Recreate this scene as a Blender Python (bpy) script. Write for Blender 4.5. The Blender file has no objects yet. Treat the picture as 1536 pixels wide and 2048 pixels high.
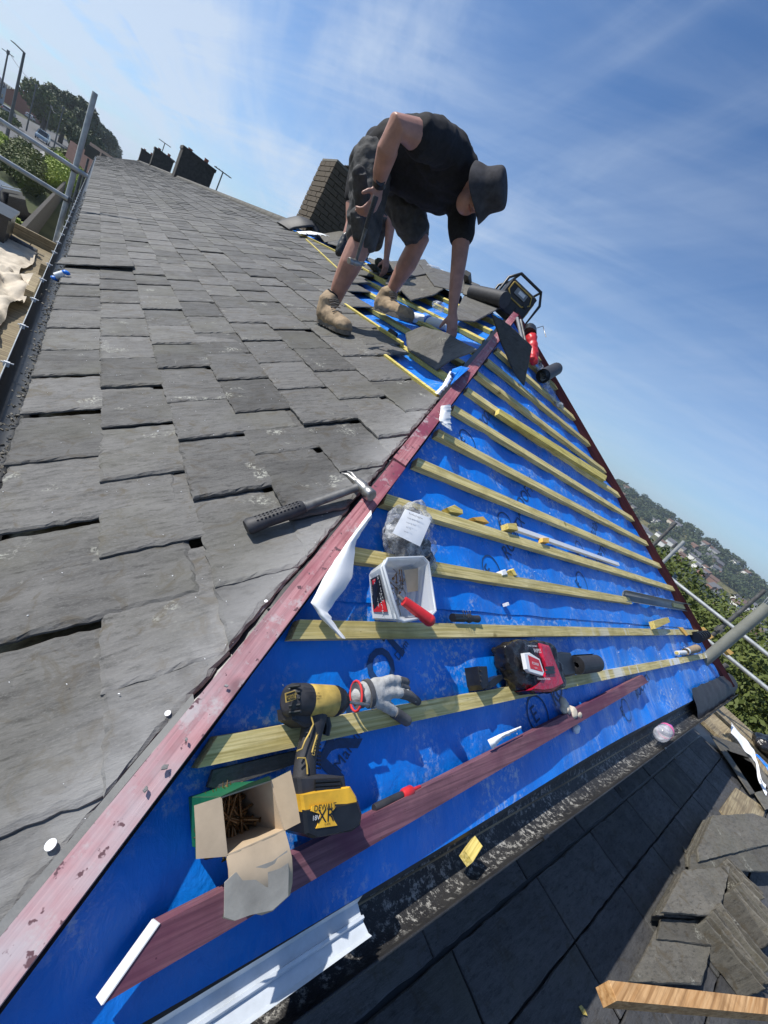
import bpy, bmesh, math, random
from mathutils import Vector, Matrix, noise
import numpy as np
random.seed(7); rng = np.random.default_rng(7)
scene = bpy.context.scene
COL = scene.collection
V = Vector
# ------------------------------------------------------------------ camera
# world: x = across the hipped end, y = along the ridge, z = up, metres, the camera at the origin
F = 821.0; CX, CY = 768.0, 1024.0
def nrm(v): v = V(v); return v.normalized()
_A = nrm((200-CX, 290-CY, F)); _B = nrm((1640-CX, 1268-CY, F)); _B = (_B-_A*_A.dot(_B)).normalized()
_U = _A.cross(_B)
if _U.y > 0: _U = -_U
def cam2w(c): c = V(c); return V((_B.dot(c), _A.dot(c), _U.dot(c)))
cd = bpy.data.cameras.new('camera'); cam = bpy.data.objects.new('camera', cd); COL.objects.link(cam)
cd.sensor_fit = 'HORIZONTAL'; cd.sensor_width = 36; cd.lens = 36*F/1536; cd.clip_start = .02; cd.clip_end = 6000
ex, ey, ez = cam2w((1,0,0)), cam2w((0,-1,0)), cam2w((0,0,-1))
cam.matrix_world = Matrix(((ex.x,ey.x,ez.x,0),(ex.y,ey.y,ez.y,0),(ex.z,ey.z,ez.z,0),(0,0,0,1)))
scene.camera = cam
# ------------------------------------------------------------------ light
SUN = V((-.551, .480, .705)).normalized()
w = bpy.data.worlds.new("World"); scene.world = w; w.use_nodes = True
nt = w.node_tree; nd = nt.nodes; lk = nt.links; nd.clear()
sky = nd.new('ShaderNodeTexSky'); sky.sky_type = 'NISHITA'; sky.sun_disc = False
sky.sun_elevation = math.asin(SUN.z); sky.sun_rotation = math.atan2(SUN.x, SUN.y); sky.altitude = 100
sky.air_density = 1.0; sky.dust_density = .6; sky.ozone_density = 2.5
bg = nd.new('ShaderNodeBackground'); bg.inputs[1].default_value = .092
wo = nd.new('ShaderNodeOutputWorld')
def N(t, **k):
    n = nd.new(t)
    for a, b in k.items(): setattr(n, a, b)
    return n
def mth(op, a, b=None, c=None):
    n = nd.new('ShaderNodeMath'); n.operation = op
    for i, q in enumerate((a, b, c)):
        if q is None: continue
        if isinstance(q, (int, float)): n.inputs[i].default_value = q
        else: lk.new(q, n.inputs[i])
    return n.outputs[0]
tc = N('ShaderNodeTexCoord'); sx = N('ShaderNodeSeparateXYZ'); lk.new(tc.outputs['Generated'], sx.inputs[0])
zz = mth('ADD', mth('MAXIMUM', sx.outputs[2], 0.0), .12)
cu = mth('DIVIDE', sx.outputs[0], zz); cv = mth('DIVIDE', sx.outputs[1], zz)
cb = N('ShaderNodeCombineXYZ'); lk.new(cu, cb.inputs[0]); lk.new(cv, cb.inputs[1])
def cloudn(rot, sc, scale, detail, lo, hi, dist=1.2):
    m1 = N('ShaderNodeMapping'); m1.inputs['Rotation'].default_value = (0,0,rot); lk.new(cb.outputs[0], m1.inputs[0])
    m = N('ShaderNodeMapping'); m.inputs['Scale'].default_value = sc; lk.new(m1.outputs[0], m.inputs[0])
    n = N('ShaderNodeTexNoise'); n.inputs['Scale'].default_value = scale; n.inputs['Detail'].default_value = detail
    n.inputs['Roughness'].default_value = .6; n.inputs['Distortion'].default_value = dist; lk.new(m.outputs[0], n.inputs[0])
    r = N('ShaderNodeMapRange'); r.interpolation_type = 'SMOOTHSTEP'; lk.new(n.outputs[0], r.inputs[0])
    r.inputs[1].default_value = lo; r.inputs[2].default_value = hi; return r.outputs[0]
c1 = cloudn(.35, (1.0,.20,1), 1.7, 9, .36, .68, .8)
c2 = cloudn(-.5, (1,.16,1), 3.6, 10, .40, .72, .5)
c3 = mth('ADD', mth('MULTIPLY', cloudn(.9, (.6,.6,1), .55, 4, .30, .62, .3), .7), .3)
veil = mth('MULTIPLY', c1, c3)
dp = N('ShaderNodeVectorMath', operation='DOT_PRODUCT'); lk.new(tc.outputs['Generated'], dp.inputs[0]); dp.inputs[1].default_value = (-.42,.88,.22)
side = N('ShaderNodeMapRange'); lk.new(dp.outputs['Value'], side.inputs[0]); side.inputs[1].default_value = .15; side.inputs[2].default_value = .95; side.inputs[3].default_value = .30; side.inputs[4].default_value = 1.6
cl = mth('MULTIPLY', mth('ADD', mth('MULTIPLY', veil, .50), mth('MULTIPLY', mth('MULTIPLY', c2, c3), .34)), side.outputs[0])
hz = N('ShaderNodeMapRange'); hz.interpolation_type = 'SMOOTHSTEP'; lk.new(sx.outputs[2], hz.inputs[0])
hz.inputs[1].default_value = .55; hz.inputs[2].default_value = -.05; hz.inputs[3].default_value = 0; hz.inputs[4].default_value = .42
fac = mth('MINIMUM', mth('ADD', cl, mth('MULTIPLY', hz.outputs[0], .8)), .85)
mx = N('ShaderNodeMix', data_type='RGBA'); lk.new(fac, mx.inputs[0])
bc = N('ShaderNodeMix', data_type='RGBA', blend_type='MULTIPLY'); bc.inputs[0].default_value = 1
lk.new(sky.outputs[0], bc.inputs[6]); bc.inputs[7].default_value = (.74,1.06,1.38,1)
lk.new(bc.outputs[2], mx.inputs[6]); mx.inputs[7].default_value = (6.2,7.2,8.6,1)
lk.new(mx.outputs[2], bg.inputs[0]); lk.new(bg.outputs[0], wo.inputs[0])
sl = bpy.data.lights.new('sun','SUN'); sl.energy = 5.0; sl.angle = math.radians(.53); sl.color = (1,.955,.88)
so = bpy.data.objects.new('sun', sl); COL.objects.link(so); so.rotation_mode = 'QUATERNION'; so.rotation_quaternion = SUN.to_track_quat('Z','Y')
scene.view_settings.view_transform = 'Standard'; scene.view_settings.look = 'None'; scene.view_settings.exposure = .18
scene.view_settings.gamma = 1; scene.view_settings.use_curve_mapping = False
try:
    scene.cycles.max_bounces = 8; scene.cycles.transparent_max_bounces = 12; scene.cycles.volume_bounces = 0
except Exception: pass
# ------------------------------------------------------------------ the two roof slopes and the pixel look-ups
S = .82; K = .58; AH = .96; K2 = K/AH; C1 = -S; C2 = -1.07*S
n1 = math.hypot(1, K); n2 = math.hypot(1, K2)
es, en1 = V((1,0,K))/n1, V((-K,0,1))/n1
et, en2 = V((0,1,K2))/n2, V((0,-K2,1))/n2
def mtx(o, x, y, z): return Matrix(((x[0],y[0],z[0],o[0]),(x[1],y[1],z[1],o[1]),(x[2],y[2],z[2],o[2]),(0,0,0,1)))
FM = mtx((0,0,C1), es, V((0,1,0)), en1)         # main slope: (up the slope, along the ridge, out)
FH = mtx((0,0,C2), V((1,0,0)), et, en2)         # hipped end: (across, up the slope, out)
FMi, FHi = FM.inverted(), FH.inverted()
def ray(px, py): return cam2w((px-CX, py-CY, F))
def onp(frm, px, py, n=0):
    nn = frm.col[2].to_3d(); o = frm.translation + nn*n; r = ray(px, py); return r*(nn.dot(o)/nn.dot(r))
def ml(px, py, n=0): p = FMi @ onp(FM, px, py, n); return (p.x, p.y)
def hl(px, py, n=0): p = FHi @ onp(FH, px, py, n); return (p.x, p.y)
def atz(px, py, z): r = ray(px, py); return r*(z/r.z)
def atx(px, py, x): r = ray(px, py); return r*(x/r.x)
def aty(px, py, y): r = ray(px, py); return r*(y/r.y)
def hip_y(x): return (K*x + C1 - C2)/K2
APX = (K2*2.607 and 2.617); APY = hip_y(2.617); RZ = C1+K*2.617
# ------------------------------------------------------------------ materials
def rgb(h): 
    h = h.lstrip('#'); c = [int(h[i:i+2],16)/255 for i in (0,2,4)]
    return tuple((x/12.92 if x <= .04045 else ((x+.055)/1.055)**2.4) for x in c)
class Mt:
    def __init__(s, name, rough=.7, spec=.5, metal=0):
        s.m = bpy.data.materials.new(name); s.m.use_nodes = True; s.t = s.m.node_tree; s.n = s.t.nodes; s.l = s.t.links
        s.b = s.n['Principled BSDF']; s.b.inputs['Roughness'].default_value = rough; s.b.inputs['Metallic'].default_value = metal
        s.b.inputs['Specular IOR Level'].default_value = spec
        s.tc = s.n.new('ShaderNodeTexCoord'); s.oi = s.n.new('ShaderNodeObjectInfo')
        a = s.n.new('ShaderNodeVectorMath'); a.operation = 'MULTIPLY_ADD'; s.l.new(s.oi.outputs['Random'], a.inputs[0])
        a.inputs[1].default_value = (37,53,71); s.l.new(s.tc.outputs['Object'], a.inputs[2]); s.co = a.outputs[0]
        s.geo = None
    def pos(s):
        if not s.geo: s.geo = s.n.new('ShaderNodeNewGeometry')
        return s.geo.outputs['Position']
    def noise(s, scale, sc=(1,1,1), detail=5, rough=.6, dist=0, lo=None, hi=None, co=None, rot=(0,0,0)):
        m1 = s.n.new('ShaderNodeMapping'); m1.inputs['Rotation'].default_value = rot; s.l.new(co or s.co, m1.inputs[0])
        m = s.n.new('ShaderNodeMapping'); m.inputs['Scale'].default_value = sc; s.l.new(m1.outputs[0], m.inputs[0])
        n = s.n.new('ShaderNodeTexNoise'); n.inputs['Scale'].default_value = scale; n.inputs['Detail'].default_value = detail
        n.inputs['Roughness'].default_value = rough; n.inputs['Distortion'].default_value = dist; s.l.new(m.outputs[0], n.inputs[0])
        return s.rng(n.outputs[0], lo, hi) if lo is not None else n.outputs[0]
    def rng(s, o, lo, hi, a=0, b=1):
        r = s.n.new('ShaderNodeMapRange'); s.l.new(o, r.inputs[0]); r.inputs[1].default_value = lo; r.inputs[2].default_value = hi
        r.inputs[3].default_value = a; r.inputs[4].default_value = b; return r.outputs[0]
    def math(s, op, a, b):
        n = s.n.new('ShaderNodeMath'); n.operation = op
        for i, q in enumerate((a, b)):
            if isinstance(q, (int, float)): n.inputs[i].default_value = q
            else: s.l.new(q, n.inputs[i])
        return n.outputs[0]
    def mix(s, f, a, b, bt='MIX'):
        n = s.n.new('ShaderNodeMix'); n.data_type = 'RGBA'; n.blend_type = bt
        for i, q in ((0, f), (6, a), (7, b)):
            if isinstance(q, (int, float)): n.inputs[i].default_value = q
            elif isinstance(q, tuple): n.inputs[i].default_value = (*q[:3], 1)
            else: s.l.new(q, n.inputs[i])
        return n.outputs[2]
    def col(s, o):
        if isinstance(o, tuple): s.b.inputs['Base Color'].default_value = (*o[:3], 1)
        else: s.l.new(o, s.b.inputs['Base Color'])
    def rough(s, o): s.l.new(o, s.b.inputs['Roughness'])
    def bump(s, o, st=.3, d=.01):
        b = s.n.new('ShaderNodeBump'); b.inputs['Strength'].default_value = st; b.inputs['Distance'].default_value = d
        s.l.new(o, b.inputs['Height'])
        if s.b.inputs['Normal'].is_linked: s.l.new(s.b.inputs['Normal'].links[0].from_socket, b.inputs['Normal'])
        s.l.new(b.outputs[0], s.b.inputs['Normal'])
    def voro(s, scale, lo, hi):
        n = s.n.new('ShaderNodeTexVoronoi'); n.inputs['Scale'].default_value = scale; s.l.new(s.co, n.inputs[0]); return s.rng(n.outputs[0], lo, hi)
def simple(name, c, rough=.6, var=.25, nsc=20, bump=.15, bd=.002, spec=.5, metal=0, trans=0, alpha=None):
    m = Mt(name, rough, spec, metal); c = rgb(c) if isinstance(c, str) else c
    n = m.noise(nsc, lo=.3, hi=.7)
    m.col(m.mix(n, tuple(x*(1-var) for x in c), tuple(min(1, x*(1+var)) for x in c)))
    if bump: m.bump(m.noise(nsc*3, detail=8), bump, bd)
    if trans: m.b.inputs['Transmission Weight'].default_value = trans
    if alpha is not None: m.b.inputs['Alpha'].default_value = alpha
    return m.m
def slate_mat(name, tint=(1,1,1), lich=1, dust=0, base=.125):
    m = Mt(name, .62, .32)
    b = lambda k: tuple(base*k*t for t in tint)
    c = m.mix(m.noise(3.5, (1,3,1), 6, lo=.35, hi=.7), b(.72), b(1.25))
    c = m.mix(m.noise(26, (.35,1.6,1), 8, .7, lo=.38, hi=.75), c, b(1.5))
    c = m.mix(m.noise(60, (.4,1.4,1), 4, .6, lo=.52, hi=.7), c, b(.5)); c = m.mix(m.noise(240, (.5,1,1), 5, .8, lo=.5, hi=.72), c, b(1.7)); c = m.mix(m.noise(11, (1,1,1), 6, .7, 1.5, lo=.54, hi=.66), c, (b(.8)[0]*1.1, b(.8)[1]*.98, b(.8)[2]*.8))
    v = m.rng(m.oi.outputs['Random'], 0, 1, .66, 1.34); vv = m.n.new('ShaderNodeCombineColor')
    for i in range(3): m.l.new(v, vv.inputs[i])
    c = m.mix(1.0, c, vv.outputs[0], 'MULTIPLY')
    c = m.mix(m.math('MULTIPLY', m.noise(2.2, detail=3, lo=.5, hi=.72), .45), c, (.17*base/.125,.165*base/.125,.125*base/.125))
    if lich:
        f = m.math('MULTIPLY', m.noise(7, detail=4, lo=.63, hi=.70), m.noise(120, detail=3, lo=.5, hi=.56))
        c = m.mix(m.math('MULTIPLY', f, .7), c, (.38,.38,.33))
        pass
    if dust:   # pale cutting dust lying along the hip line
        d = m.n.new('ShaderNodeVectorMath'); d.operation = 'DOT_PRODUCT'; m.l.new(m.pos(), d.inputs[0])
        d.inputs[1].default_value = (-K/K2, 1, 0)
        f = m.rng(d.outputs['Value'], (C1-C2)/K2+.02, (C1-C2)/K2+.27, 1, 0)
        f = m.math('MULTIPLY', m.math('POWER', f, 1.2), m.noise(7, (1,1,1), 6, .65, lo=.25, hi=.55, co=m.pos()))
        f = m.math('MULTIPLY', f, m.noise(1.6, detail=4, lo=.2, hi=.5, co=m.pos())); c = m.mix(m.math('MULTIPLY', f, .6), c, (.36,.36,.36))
    m.col(c)
    m.bump(m.noise(38, (.3,1.4,1), 9, .72), .8, .005); m.bump(m.noise(7, (.4,1,1), 4), .5, .01)
    m.rough(m.noise(9, detail=4, lo=.3, hi=.7) if 0 else m.rng(m.noise(12, detail=5), .3, .7, .55, .85))
    return m.m
M = {}
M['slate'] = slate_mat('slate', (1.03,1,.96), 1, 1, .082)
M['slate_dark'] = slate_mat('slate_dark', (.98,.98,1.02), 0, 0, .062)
M['slate_old'] = slate_mat('slate_old', (1.08,1,.84), 1, 0, .088)
def wood(name, a, b, sc=1, rough=.65, stain=None, dust=0):
    m = Mt(name, rough, .35)
    n = m.noise(14*sc, (.16,3.4,3.4), 6, .65, 1.8, lo=.35, hi=.68)
    c = m.mix(n, rgb(a), rgb(b)); c = m.mix(m.noise(90*sc, (.05,2,2), 3, lo=.45, hi=.7), c, tuple(x*.6 for x in rgb(a)))
    kn = m.voro(5*sc, .05, .09); c = m.mix(kn, tuple(x*.45 for x in rgb(a)), c); c = m.mix(m.math('MULTIPLY', m.noise(7, detail=6, rough=.7, lo=.5, hi=.7), .55), c, tuple(x*.55 for x in rgb(a))); c = m.mix(m.voro(38, .035, .05), tuple(x*.2 for x in rgb(a)), c)
    if stain: c = m.mix(m.noise(4, (.5,1,1), 5, lo=.45, hi=.62), c, rgb(stain))
    v = m.rng(m.oi.outputs['Random'], 0, 1, .74, 1.12); vv = m.n.new('ShaderNodeCombineColor')
    for i in range(3): m.l.new(v, vv.inputs[i])
    c = m.mix(1.0, c, vv.outputs[0], 'MULTIPLY')
    if dust == 1:   # plaster splashes on the battens, towards the far side
        f = m.noise(3.2, (2.2,.3,.3), 3, lo=.52, hi=.6, co=m.pos()); g = m.n.new('ShaderNodeSeparateXYZ'); m.l.new(m.pos(), g.inputs[0])
        f = m.math('MULTIPLY', f, m.rng(g.outputs[0], 1.7, 2.6)); f = m.math('MULTIPLY', f, m.rng(g.outputs[2], -.52, -.62)); c = m.mix(f, c, (.7,.7,.66))
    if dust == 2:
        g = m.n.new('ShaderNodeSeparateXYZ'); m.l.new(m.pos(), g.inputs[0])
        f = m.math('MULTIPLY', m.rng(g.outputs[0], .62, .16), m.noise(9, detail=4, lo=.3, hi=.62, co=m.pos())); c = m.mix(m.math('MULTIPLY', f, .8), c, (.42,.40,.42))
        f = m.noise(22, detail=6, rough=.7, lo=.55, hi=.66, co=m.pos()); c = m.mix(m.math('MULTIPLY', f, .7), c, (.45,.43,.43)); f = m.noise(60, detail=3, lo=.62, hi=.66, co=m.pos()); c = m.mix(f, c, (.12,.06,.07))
    m.col(c); m.bump(m.noise(60*sc, (.08,2,2), 4), .35, .002)
    return m.m
M['batten'] = wood('batten_wood', '#ccb972', '#ecdca4', 1, dust=1)
M['batten_new'] = wood('batten_new_wood', '#c9b85a', '#e0d084', 1)
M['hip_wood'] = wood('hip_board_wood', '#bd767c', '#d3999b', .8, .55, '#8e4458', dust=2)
M['purple_wood'] = wood('purple_stained_wood', '#6d4a55', '#8a6168', .8, .7, '#5e2f44')
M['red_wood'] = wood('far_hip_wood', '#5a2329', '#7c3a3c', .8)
M['pine'] = wood('pine_timber', '#b08250', '#d4ae80', .5)
M['board'] = wood('scaffold_board_wood', '#8a7a60', '#b3a584', .5)
M['block'] = wood('offcut_wood', '#d0b85a', '#ead58c', 1)
m = Mt('blue_membrane', .38, .5)
c = m.mix(m.noise(5, detail=5, lo=.3, hi=.7), (.0,.14,.60), (.003,.21,.78))
g = m.n.new('ShaderNodeSeparateXYZ'); m.l.new(m.tc.outputs['Object'], g.inputs[0])
st = m.noise(3.3, (1.5,.16,1), 6, .7, .3, lo=.56, hi=.70, co=m.tc.outputs['Object'])
st = m.math('MULTIPLY', st, m.rng(g.outputs[0], 1.1, 2.4)); st = m.math('MULTIPLY', st, m.rng(g.outputs[1], .85, .6))
c = m.mix(m.math('MULTIPLY', st, .75), c, (.5,.56,.66))
sp = m.math('MULTIPLY', m.noise(4, detail=3, lo=.48, hi=.60), m.noise(55, detail=6, rough=.75, lo=.5, hi=.62))
c = m.mix(m.math('MULTIPLY', sp, .6), c, (.5,.56,.66)); m.col(c)
m.rough(m.rng(m.noise(9, detail=6), .35, .65, .24, .5))
m.bump(m.noise(6, (1.2,.5,1), 5), .5, .02); m.bump(m.noise(28, (1,.6,1), 7, .7, 1.2), .45, .006); m.bump(m.noise(700, detail=1), .12, .0006)
M['blue'] = m.m
M['print'] = simple('printed_ink', (.012,.045,.14), .5, .3, 60, 0)
M['black_plastic'] = simple('black_plastic', (.012,.013,.015), .38, .4, 30, .1)
M['rubber'] = simple('dusty_rubber', (.028,.028,.032), .6, .35, 40, .2)
ZGW = -.866
m = Mt('gutter_plastic', .5)
gp = m.noise(60, detail=4, rough=.8, lo=.52, hi=.62); g = m.n.new('ShaderNodeSeparateXYZ'); m.l.new(m.pos(), g.inputs[0])
ff = m.math('MULTIPLY', m.rng(g.outputs[2], ZGW-.020, ZGW-.034), m.noise(9, detail=4, lo=.36, hi=.5)); ff = m.math('MULTIPLY', ff, gp)
gc = m.mix(m.noise(14, detail=5, lo=.3, hi=.7), (.016,.016,.018), (.035,.034,.033)); m.col(m.mix(m.math('MULTIPLY', ff, .8), gc, (.42,.41,.38))); m.bump(m.noise(260, detail=2), .6, .004)
M['gutter'] = m.m
m = Mt('grit_granules', .8); m.col(m.mix(m.noise(170, detail=3, lo=.42, hi=.6), (.03,.03,.03), (.36,.35,.33))); m.bump(m.noise(300, detail=1), .8, .004); M['grit'] = m.m
M['lead'] = simple('slate_rubber_flashing', (.07,.075,.08), .55, .4, 9, .3, .004)
M['skin'] = simple('skin', (.36,.185,.14), .48, .22, 16, .25, .001, .45)
M['tee'] = simple('black_cotton', (.016,.016,.019), .85, .3, 60, .35, .003, .25)
M['shorts'] = simple('charcoal_workwear', (.058,.058,.06), .8, .5, 14, .7, .006, .3)
M['boot'] = simple('tan_suede', (.30,.225,.15), .85, .3, 25, .4, .002, .2)
M['sole'] = simple('boot_sole', (.13,.115,.10), .8, .35, 30, .3)
M['hatm'] = simple('faded_hat_cloth', (.045,.045,.052), .9, .35, 22, .5, .003, .2)
M['steel'] = simple('worn_steel', (.33,.32,.31), .38, .35, 40, .2, .001, .5, .8)
M['tube'] = simple('galvanised_tube', (.36,.38,.39), .5, .25, 12, .15, .001, .5, .35)
M['coupler'] = simple('scaffold_coupler_steel', (.12,.12,.12), .55, .4, 30, .2, .001, .5, .5)
M['yellow'] = simple('yellow_plastic', (.75,.42,.03), .45, .25, 18, .1)
M['dusty_yellow'] = simple('dusty_yellow_plastic', (.48,.33,.08), .6, .35, 30, .1)
M['grey_plastic'] = simple('grey_plastic', (.22,.235,.25), .5, .15, 8, .08)
M['pipe'] = simple('olive_grey_pipe', (.20,.205,.175), .55, .15, 8, .1)
M['red'] = simple('red_plastic', (.55,.025,.03), .42, .2, 20, .08)
M['card'] = simple('brown_cardboard', (.50,.385,.26), .85, .12, 20, .2, .001)
M['greycard'] = simple('grey_torn_paper', (.30,.285,.25), .9, .3, 14, .4, .002)
M['green'] = simple('green_printed_card', (.008,.13,.06), .5, .2, 20, .05)
M['screw'] = simple('brass_passivated_steel', (.30,.17,.07), .4, .4, 50, 0, .001, .5, .7)
M['white'] = simple('white_plastic', (.72,.73,.74), .4, .06, 10, .05)
M['paper'] = simple('white_paper', (.78,.79,.80), .8, .05, 10, .15, .001)
M['glovecloth'] = simple('grey_knitted_glove', (.40,.40,.39), .9, .25, 60, .6, .002)
M['glovepalm'] = simple('dark_glove_coating', (.09,.09,.095), .7, .4, 25, .3)
M['cuff'] = simple('red_cuff_binding', (.6,.03,.03), .7, .2, 30, .2)
M['pink'] = simple('pink_label', (.75,.12,.30), .5, .15, 20, .05)
M['purple'] = simple('purple_cap', (.36,.06,.42), .4, .15, 20, .05)
M['blackfilm'] = simple('black_glossy_film', (.012,.011,.012), .2, .5, 9, .6, .012)
M['redfilm'] = simple('red_glossy_film', (.42,.012,.04), .25, .3, 9, .5, .01)
M['orange'] = simple('orange_wood', (.70,.40,.08), .7, .2, 14, .1)
M['brick'] = simple('chimney_brick', (.080,.062,.042), .9, .45, 9, .5, .004)
M['mortar'] = simple('mortar', (.15,.14,.12), .95, .2, 30, .4, .003)
M['darkbrick'] = simple('sooty_brick', (.05,.045,.04), .9, .4, 9, .5, .004)
M['clay'] = simple('clay_pot', (.28,.10,.06), .8, .2, 12, .2)
M['render'] = simple('rendered_wall', (.55,.54,.50), .9, .15, 3, .2)
M['canvas'] = simple('dust_sheet_canvas', (.56,.49,.39), .95, .18, 7, .6, .01)
M['glass'] = simple('window_glass', (.02,.025,.03), .08, .2, 2, 0, .001, .6)
m = Mt('clear_film', .22, .6); m.b.inputs['Alpha'].default_value = .38
m.col(m.mix(m.noise(18, detail=6, lo=.4, hi=.65), (.35,.37,.40), (.8,.82,.85))); m.bump(m.noise(22, detail=6), .9, .02)
m.l.new(m.rng(m.noise(14, detail=6, rough=.7), .42, .62, .12, .75), m.b.inputs['Alpha']); M['film'] = m.m
m = Mt('frosted_tub_plastic', .3, .5); m.col((.66,.70,.74)); m.b.inputs['Alpha'].default_value = .62; M['tub'] = m.m
m = Mt('bottle_plastic', .08, .6); m.col((.75,.76,.80)); m.l.new(m.rng(m.noise(16, detail=4), .4, .6, .25, .6), m.b.inputs['Alpha']); m.bump(m.noise(30), .6, .008); M['bottle'] = m.m
# ------------------------------------------------------------------ mesh helpers
I4 = Matrix.Identity(4)
class G:
    def __init__(s): s.v = []; s.f = []; s.mi = []; s.sm = []
    def add(s, vs, fs, mi=0, sm=False):
        o = len(s.v); s.v += [tuple(p) for p in vs]; s.f += [tuple(o+i for i in f) for f in fs]; s.mi += [mi]*len(fs); s.sm += [sm]*len(fs); return s
    def box(s, a, b, M=I4, mi=0):
        x0,y0,z0 = a; x1,y1,z1 = b
        vs = [M @ V(p) for p in ((x0,y0,z0),(x1,y0,z0),(x1,y1,z0),(x0,y1,z0),(x0,y0,z1),(x1,y0,z1),(x1,y1,z1),(x0,y1,z1))]
        return s.add(vs, [(3,2,1,0),(4,5,6,7),(0,1,5,4),(1,2,6,5),(2,3,7,6),(3,0,4,7)], mi)
    def prism(s, poly, z0, z1, M=I4, mi=0, inset=0, top=None):
        """polygon (x, y) from z0 to z1, optional bevelled top edge"""
        n = len(poly); cx = sum(p[0] for p in poly)/n; cy = sum(p[1] for p in poly)/n
        ar = sum(poly[i][0]*poly[(i+1)%n][1]-poly[(i+1)%n][0]*poly[i][1] for i in range(n))
        if ar < 0: poly = poly[::-1]
        rings = [[(p[0],p[1],z0) for p in poly]]
        if inset:
            rings.append([(p[0],p[1],z1-inset*.6) for p in poly])
            r = []
            for p in poly:
                d = math.hypot(p[0]-cx, p[1]-cy) or 1; q = max(0, 1-inset/d); r.append((cx+(p[0]-cx)*q, cy+(p[1]-cy)*q, z1))
            rings.append(r)
        else: rings.append([(p[0],p[1],z1) for p in poly])
        vs = [M @ V(p) for r in rings for p in r]; fs = [tuple(range(n))[::-1]]
        for k in range(len(rings)-1):
            for i in range(n): j = (i+1)%n; fs.append((k*n+i, k*n+j, (k+1)*n+j, (k+1)*n+i))
        fs.append(tuple((len(rings)-1)*n+i for i in range(n)))
        return s.add(vs, fs, mi)
    def tube(s, pts, rs, n=10, mi=0, cap=True, sm=True, flat=None, up=None):
        pts = [V(p) for p in pts]; 
        if isinstance(rs, (int, float)): rs = [rs]*len(pts)
        vs = []; u = None
        for i, p in enumerate(pts):
            t = (pts[min(i+1, len(pts)-1)]-pts[max(i-1, 0)]).normalized()
            if u is None:
                u = V(up) if up is not None else (V((0,0,1)) if abs(t.z) < .9 else V((1,0,0)))
            u = (u-t*u.dot(t)).normalized(); b = t.cross(u)
            ra = rs[i] if not isinstance(rs[i], tuple) else rs[i][0]; rb = rs[i] if not isinstance(rs[i], tuple) else rs[i][1]
            for k in range(n): a = 2*math.pi*k/n; vs.append(p+u*(math.cos(a)*ra)+b*(math.sin(a)*rb))
        fs = []
        for i in range(len(pts)-1):
            for k in range(n): j = (k+1)%n; fs.append((i*n+k, i*n+j, (i+1)*n+j, (i+1)*n+k))
        s.add(vs, fs, mi, sm)
        if cap: s.add(vs[:n], [tuple(range(n))[::-1]], mi); s.add(vs[-n:], [tuple(range(n))], mi)
        return s
    def ball(s, c, r, n=10, M=I4, mi=0):
        rx, ry, rz = (r, r, r) if isinstance(r, (int, float)) else r; vs = []; fs = []; m = n//2+1
        for i in range(m+1):
            a = math.pi*i/m
            for k in range(n):
                b = 2*math.pi*k/n; vs.append(M @ V((c[0]+rx*math.sin(a)*math.cos(b), c[1]+ry*math.sin(a)*math.sin(b), c[2]+rz*math.cos(a))))
        for i in range(m):
            for k in range(n): j = (k+1)%n; fs.append((i*n+k, (i+1)*n+k, (i+1)*n+j, i*n+j))
        return s.add(vs, fs, mi, True)
    def mesh(s, name, mats):
        me = bpy.data.meshes.new(name); me.from_pydata(s.v, [], s.f); me.validate()
        for m in (mats if isinstance(mats, (list, tuple)) else [mats]): me.materials.append(m)
        if len(me.polygons) == len(s.mi):
            me.polygons.foreach_set('material_index', s.mi); me.polygons.foreach_set('use_smooth', s.sm)
        me.update(); return me
    def build(s, name, mats, parent=None, M=None): return link(name, s.mesh(name, mats), parent, M)
def link(name, data, parent=None, M=None):
    o = bpy.data.objects.new(name, data); COL.objects.link(o)
    if parent: o.parent = parent
    if M is not None: o.matrix_local = M
    return o
def tag(o, label=None, cat=None, group=None, kind=None):
    if label: o['label'] = label
    if cat: o['category'] = cat
    if group: o['group'] = group
    if kind: o['kind'] = kind
    return o
def thing(name, label, cat, M=None, group=None):
    o = bpy.data.objects.new(name, None); COL.objects.link(o); o.empty_display_size = .1
    if M is not None: o.matrix_world = M
    return tag(o, label, cat, group)
def tocal(root): return root.matrix_world.inverted()
def copy_tree(o, parent=None, kids={}):
    c = o.copy(); COL.objects.link(c); c.parent = parent
    for ch in list(o.children): copy_tree(ch, c)
    return c
def text(name, s, size, M, mat, parent=None, warp=None, ext=0, align='CENTER', sub=0):
    cu = bpy.data.curves.new('t', 'FONT'); cu.body = s; cu.size = size; cu.align_x = align; cu.align_y = 'CENTER'; cu.extrude = ext
    cu.resolution_u = 3; t = bpy.data.objects.new('t', cu); COL.objects.link(t)
    bpy.context.view_layer.update(); me = bpy.data.meshes.new_from_object(t.evaluated_get(bpy.context.evaluated_depsgraph_get()))
    bpy.data.objects.remove(t); bpy.data.curves.remove(cu)
    if sub:
        bm = bmesh.new(); bm.from_mesh(me); bmesh.ops.triangulate(bm, faces=bm.faces)
        for _ in range(sub): bmesh.ops.subdivide_edges(bm, edges=[e for e in bm.edges if e.calc_length() > .018], cuts=1)
        bmesh.ops.triangulate(bm, faces=bm.faces); bm.to_mesh(me); bm.free()
    me.materials.clear(); me.materials.append(mat)
    for v in me.vertices:
        p = M @ v.co; v.co = warp(p) if warp else p
    me.name = name; return link(name, me, parent)
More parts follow.
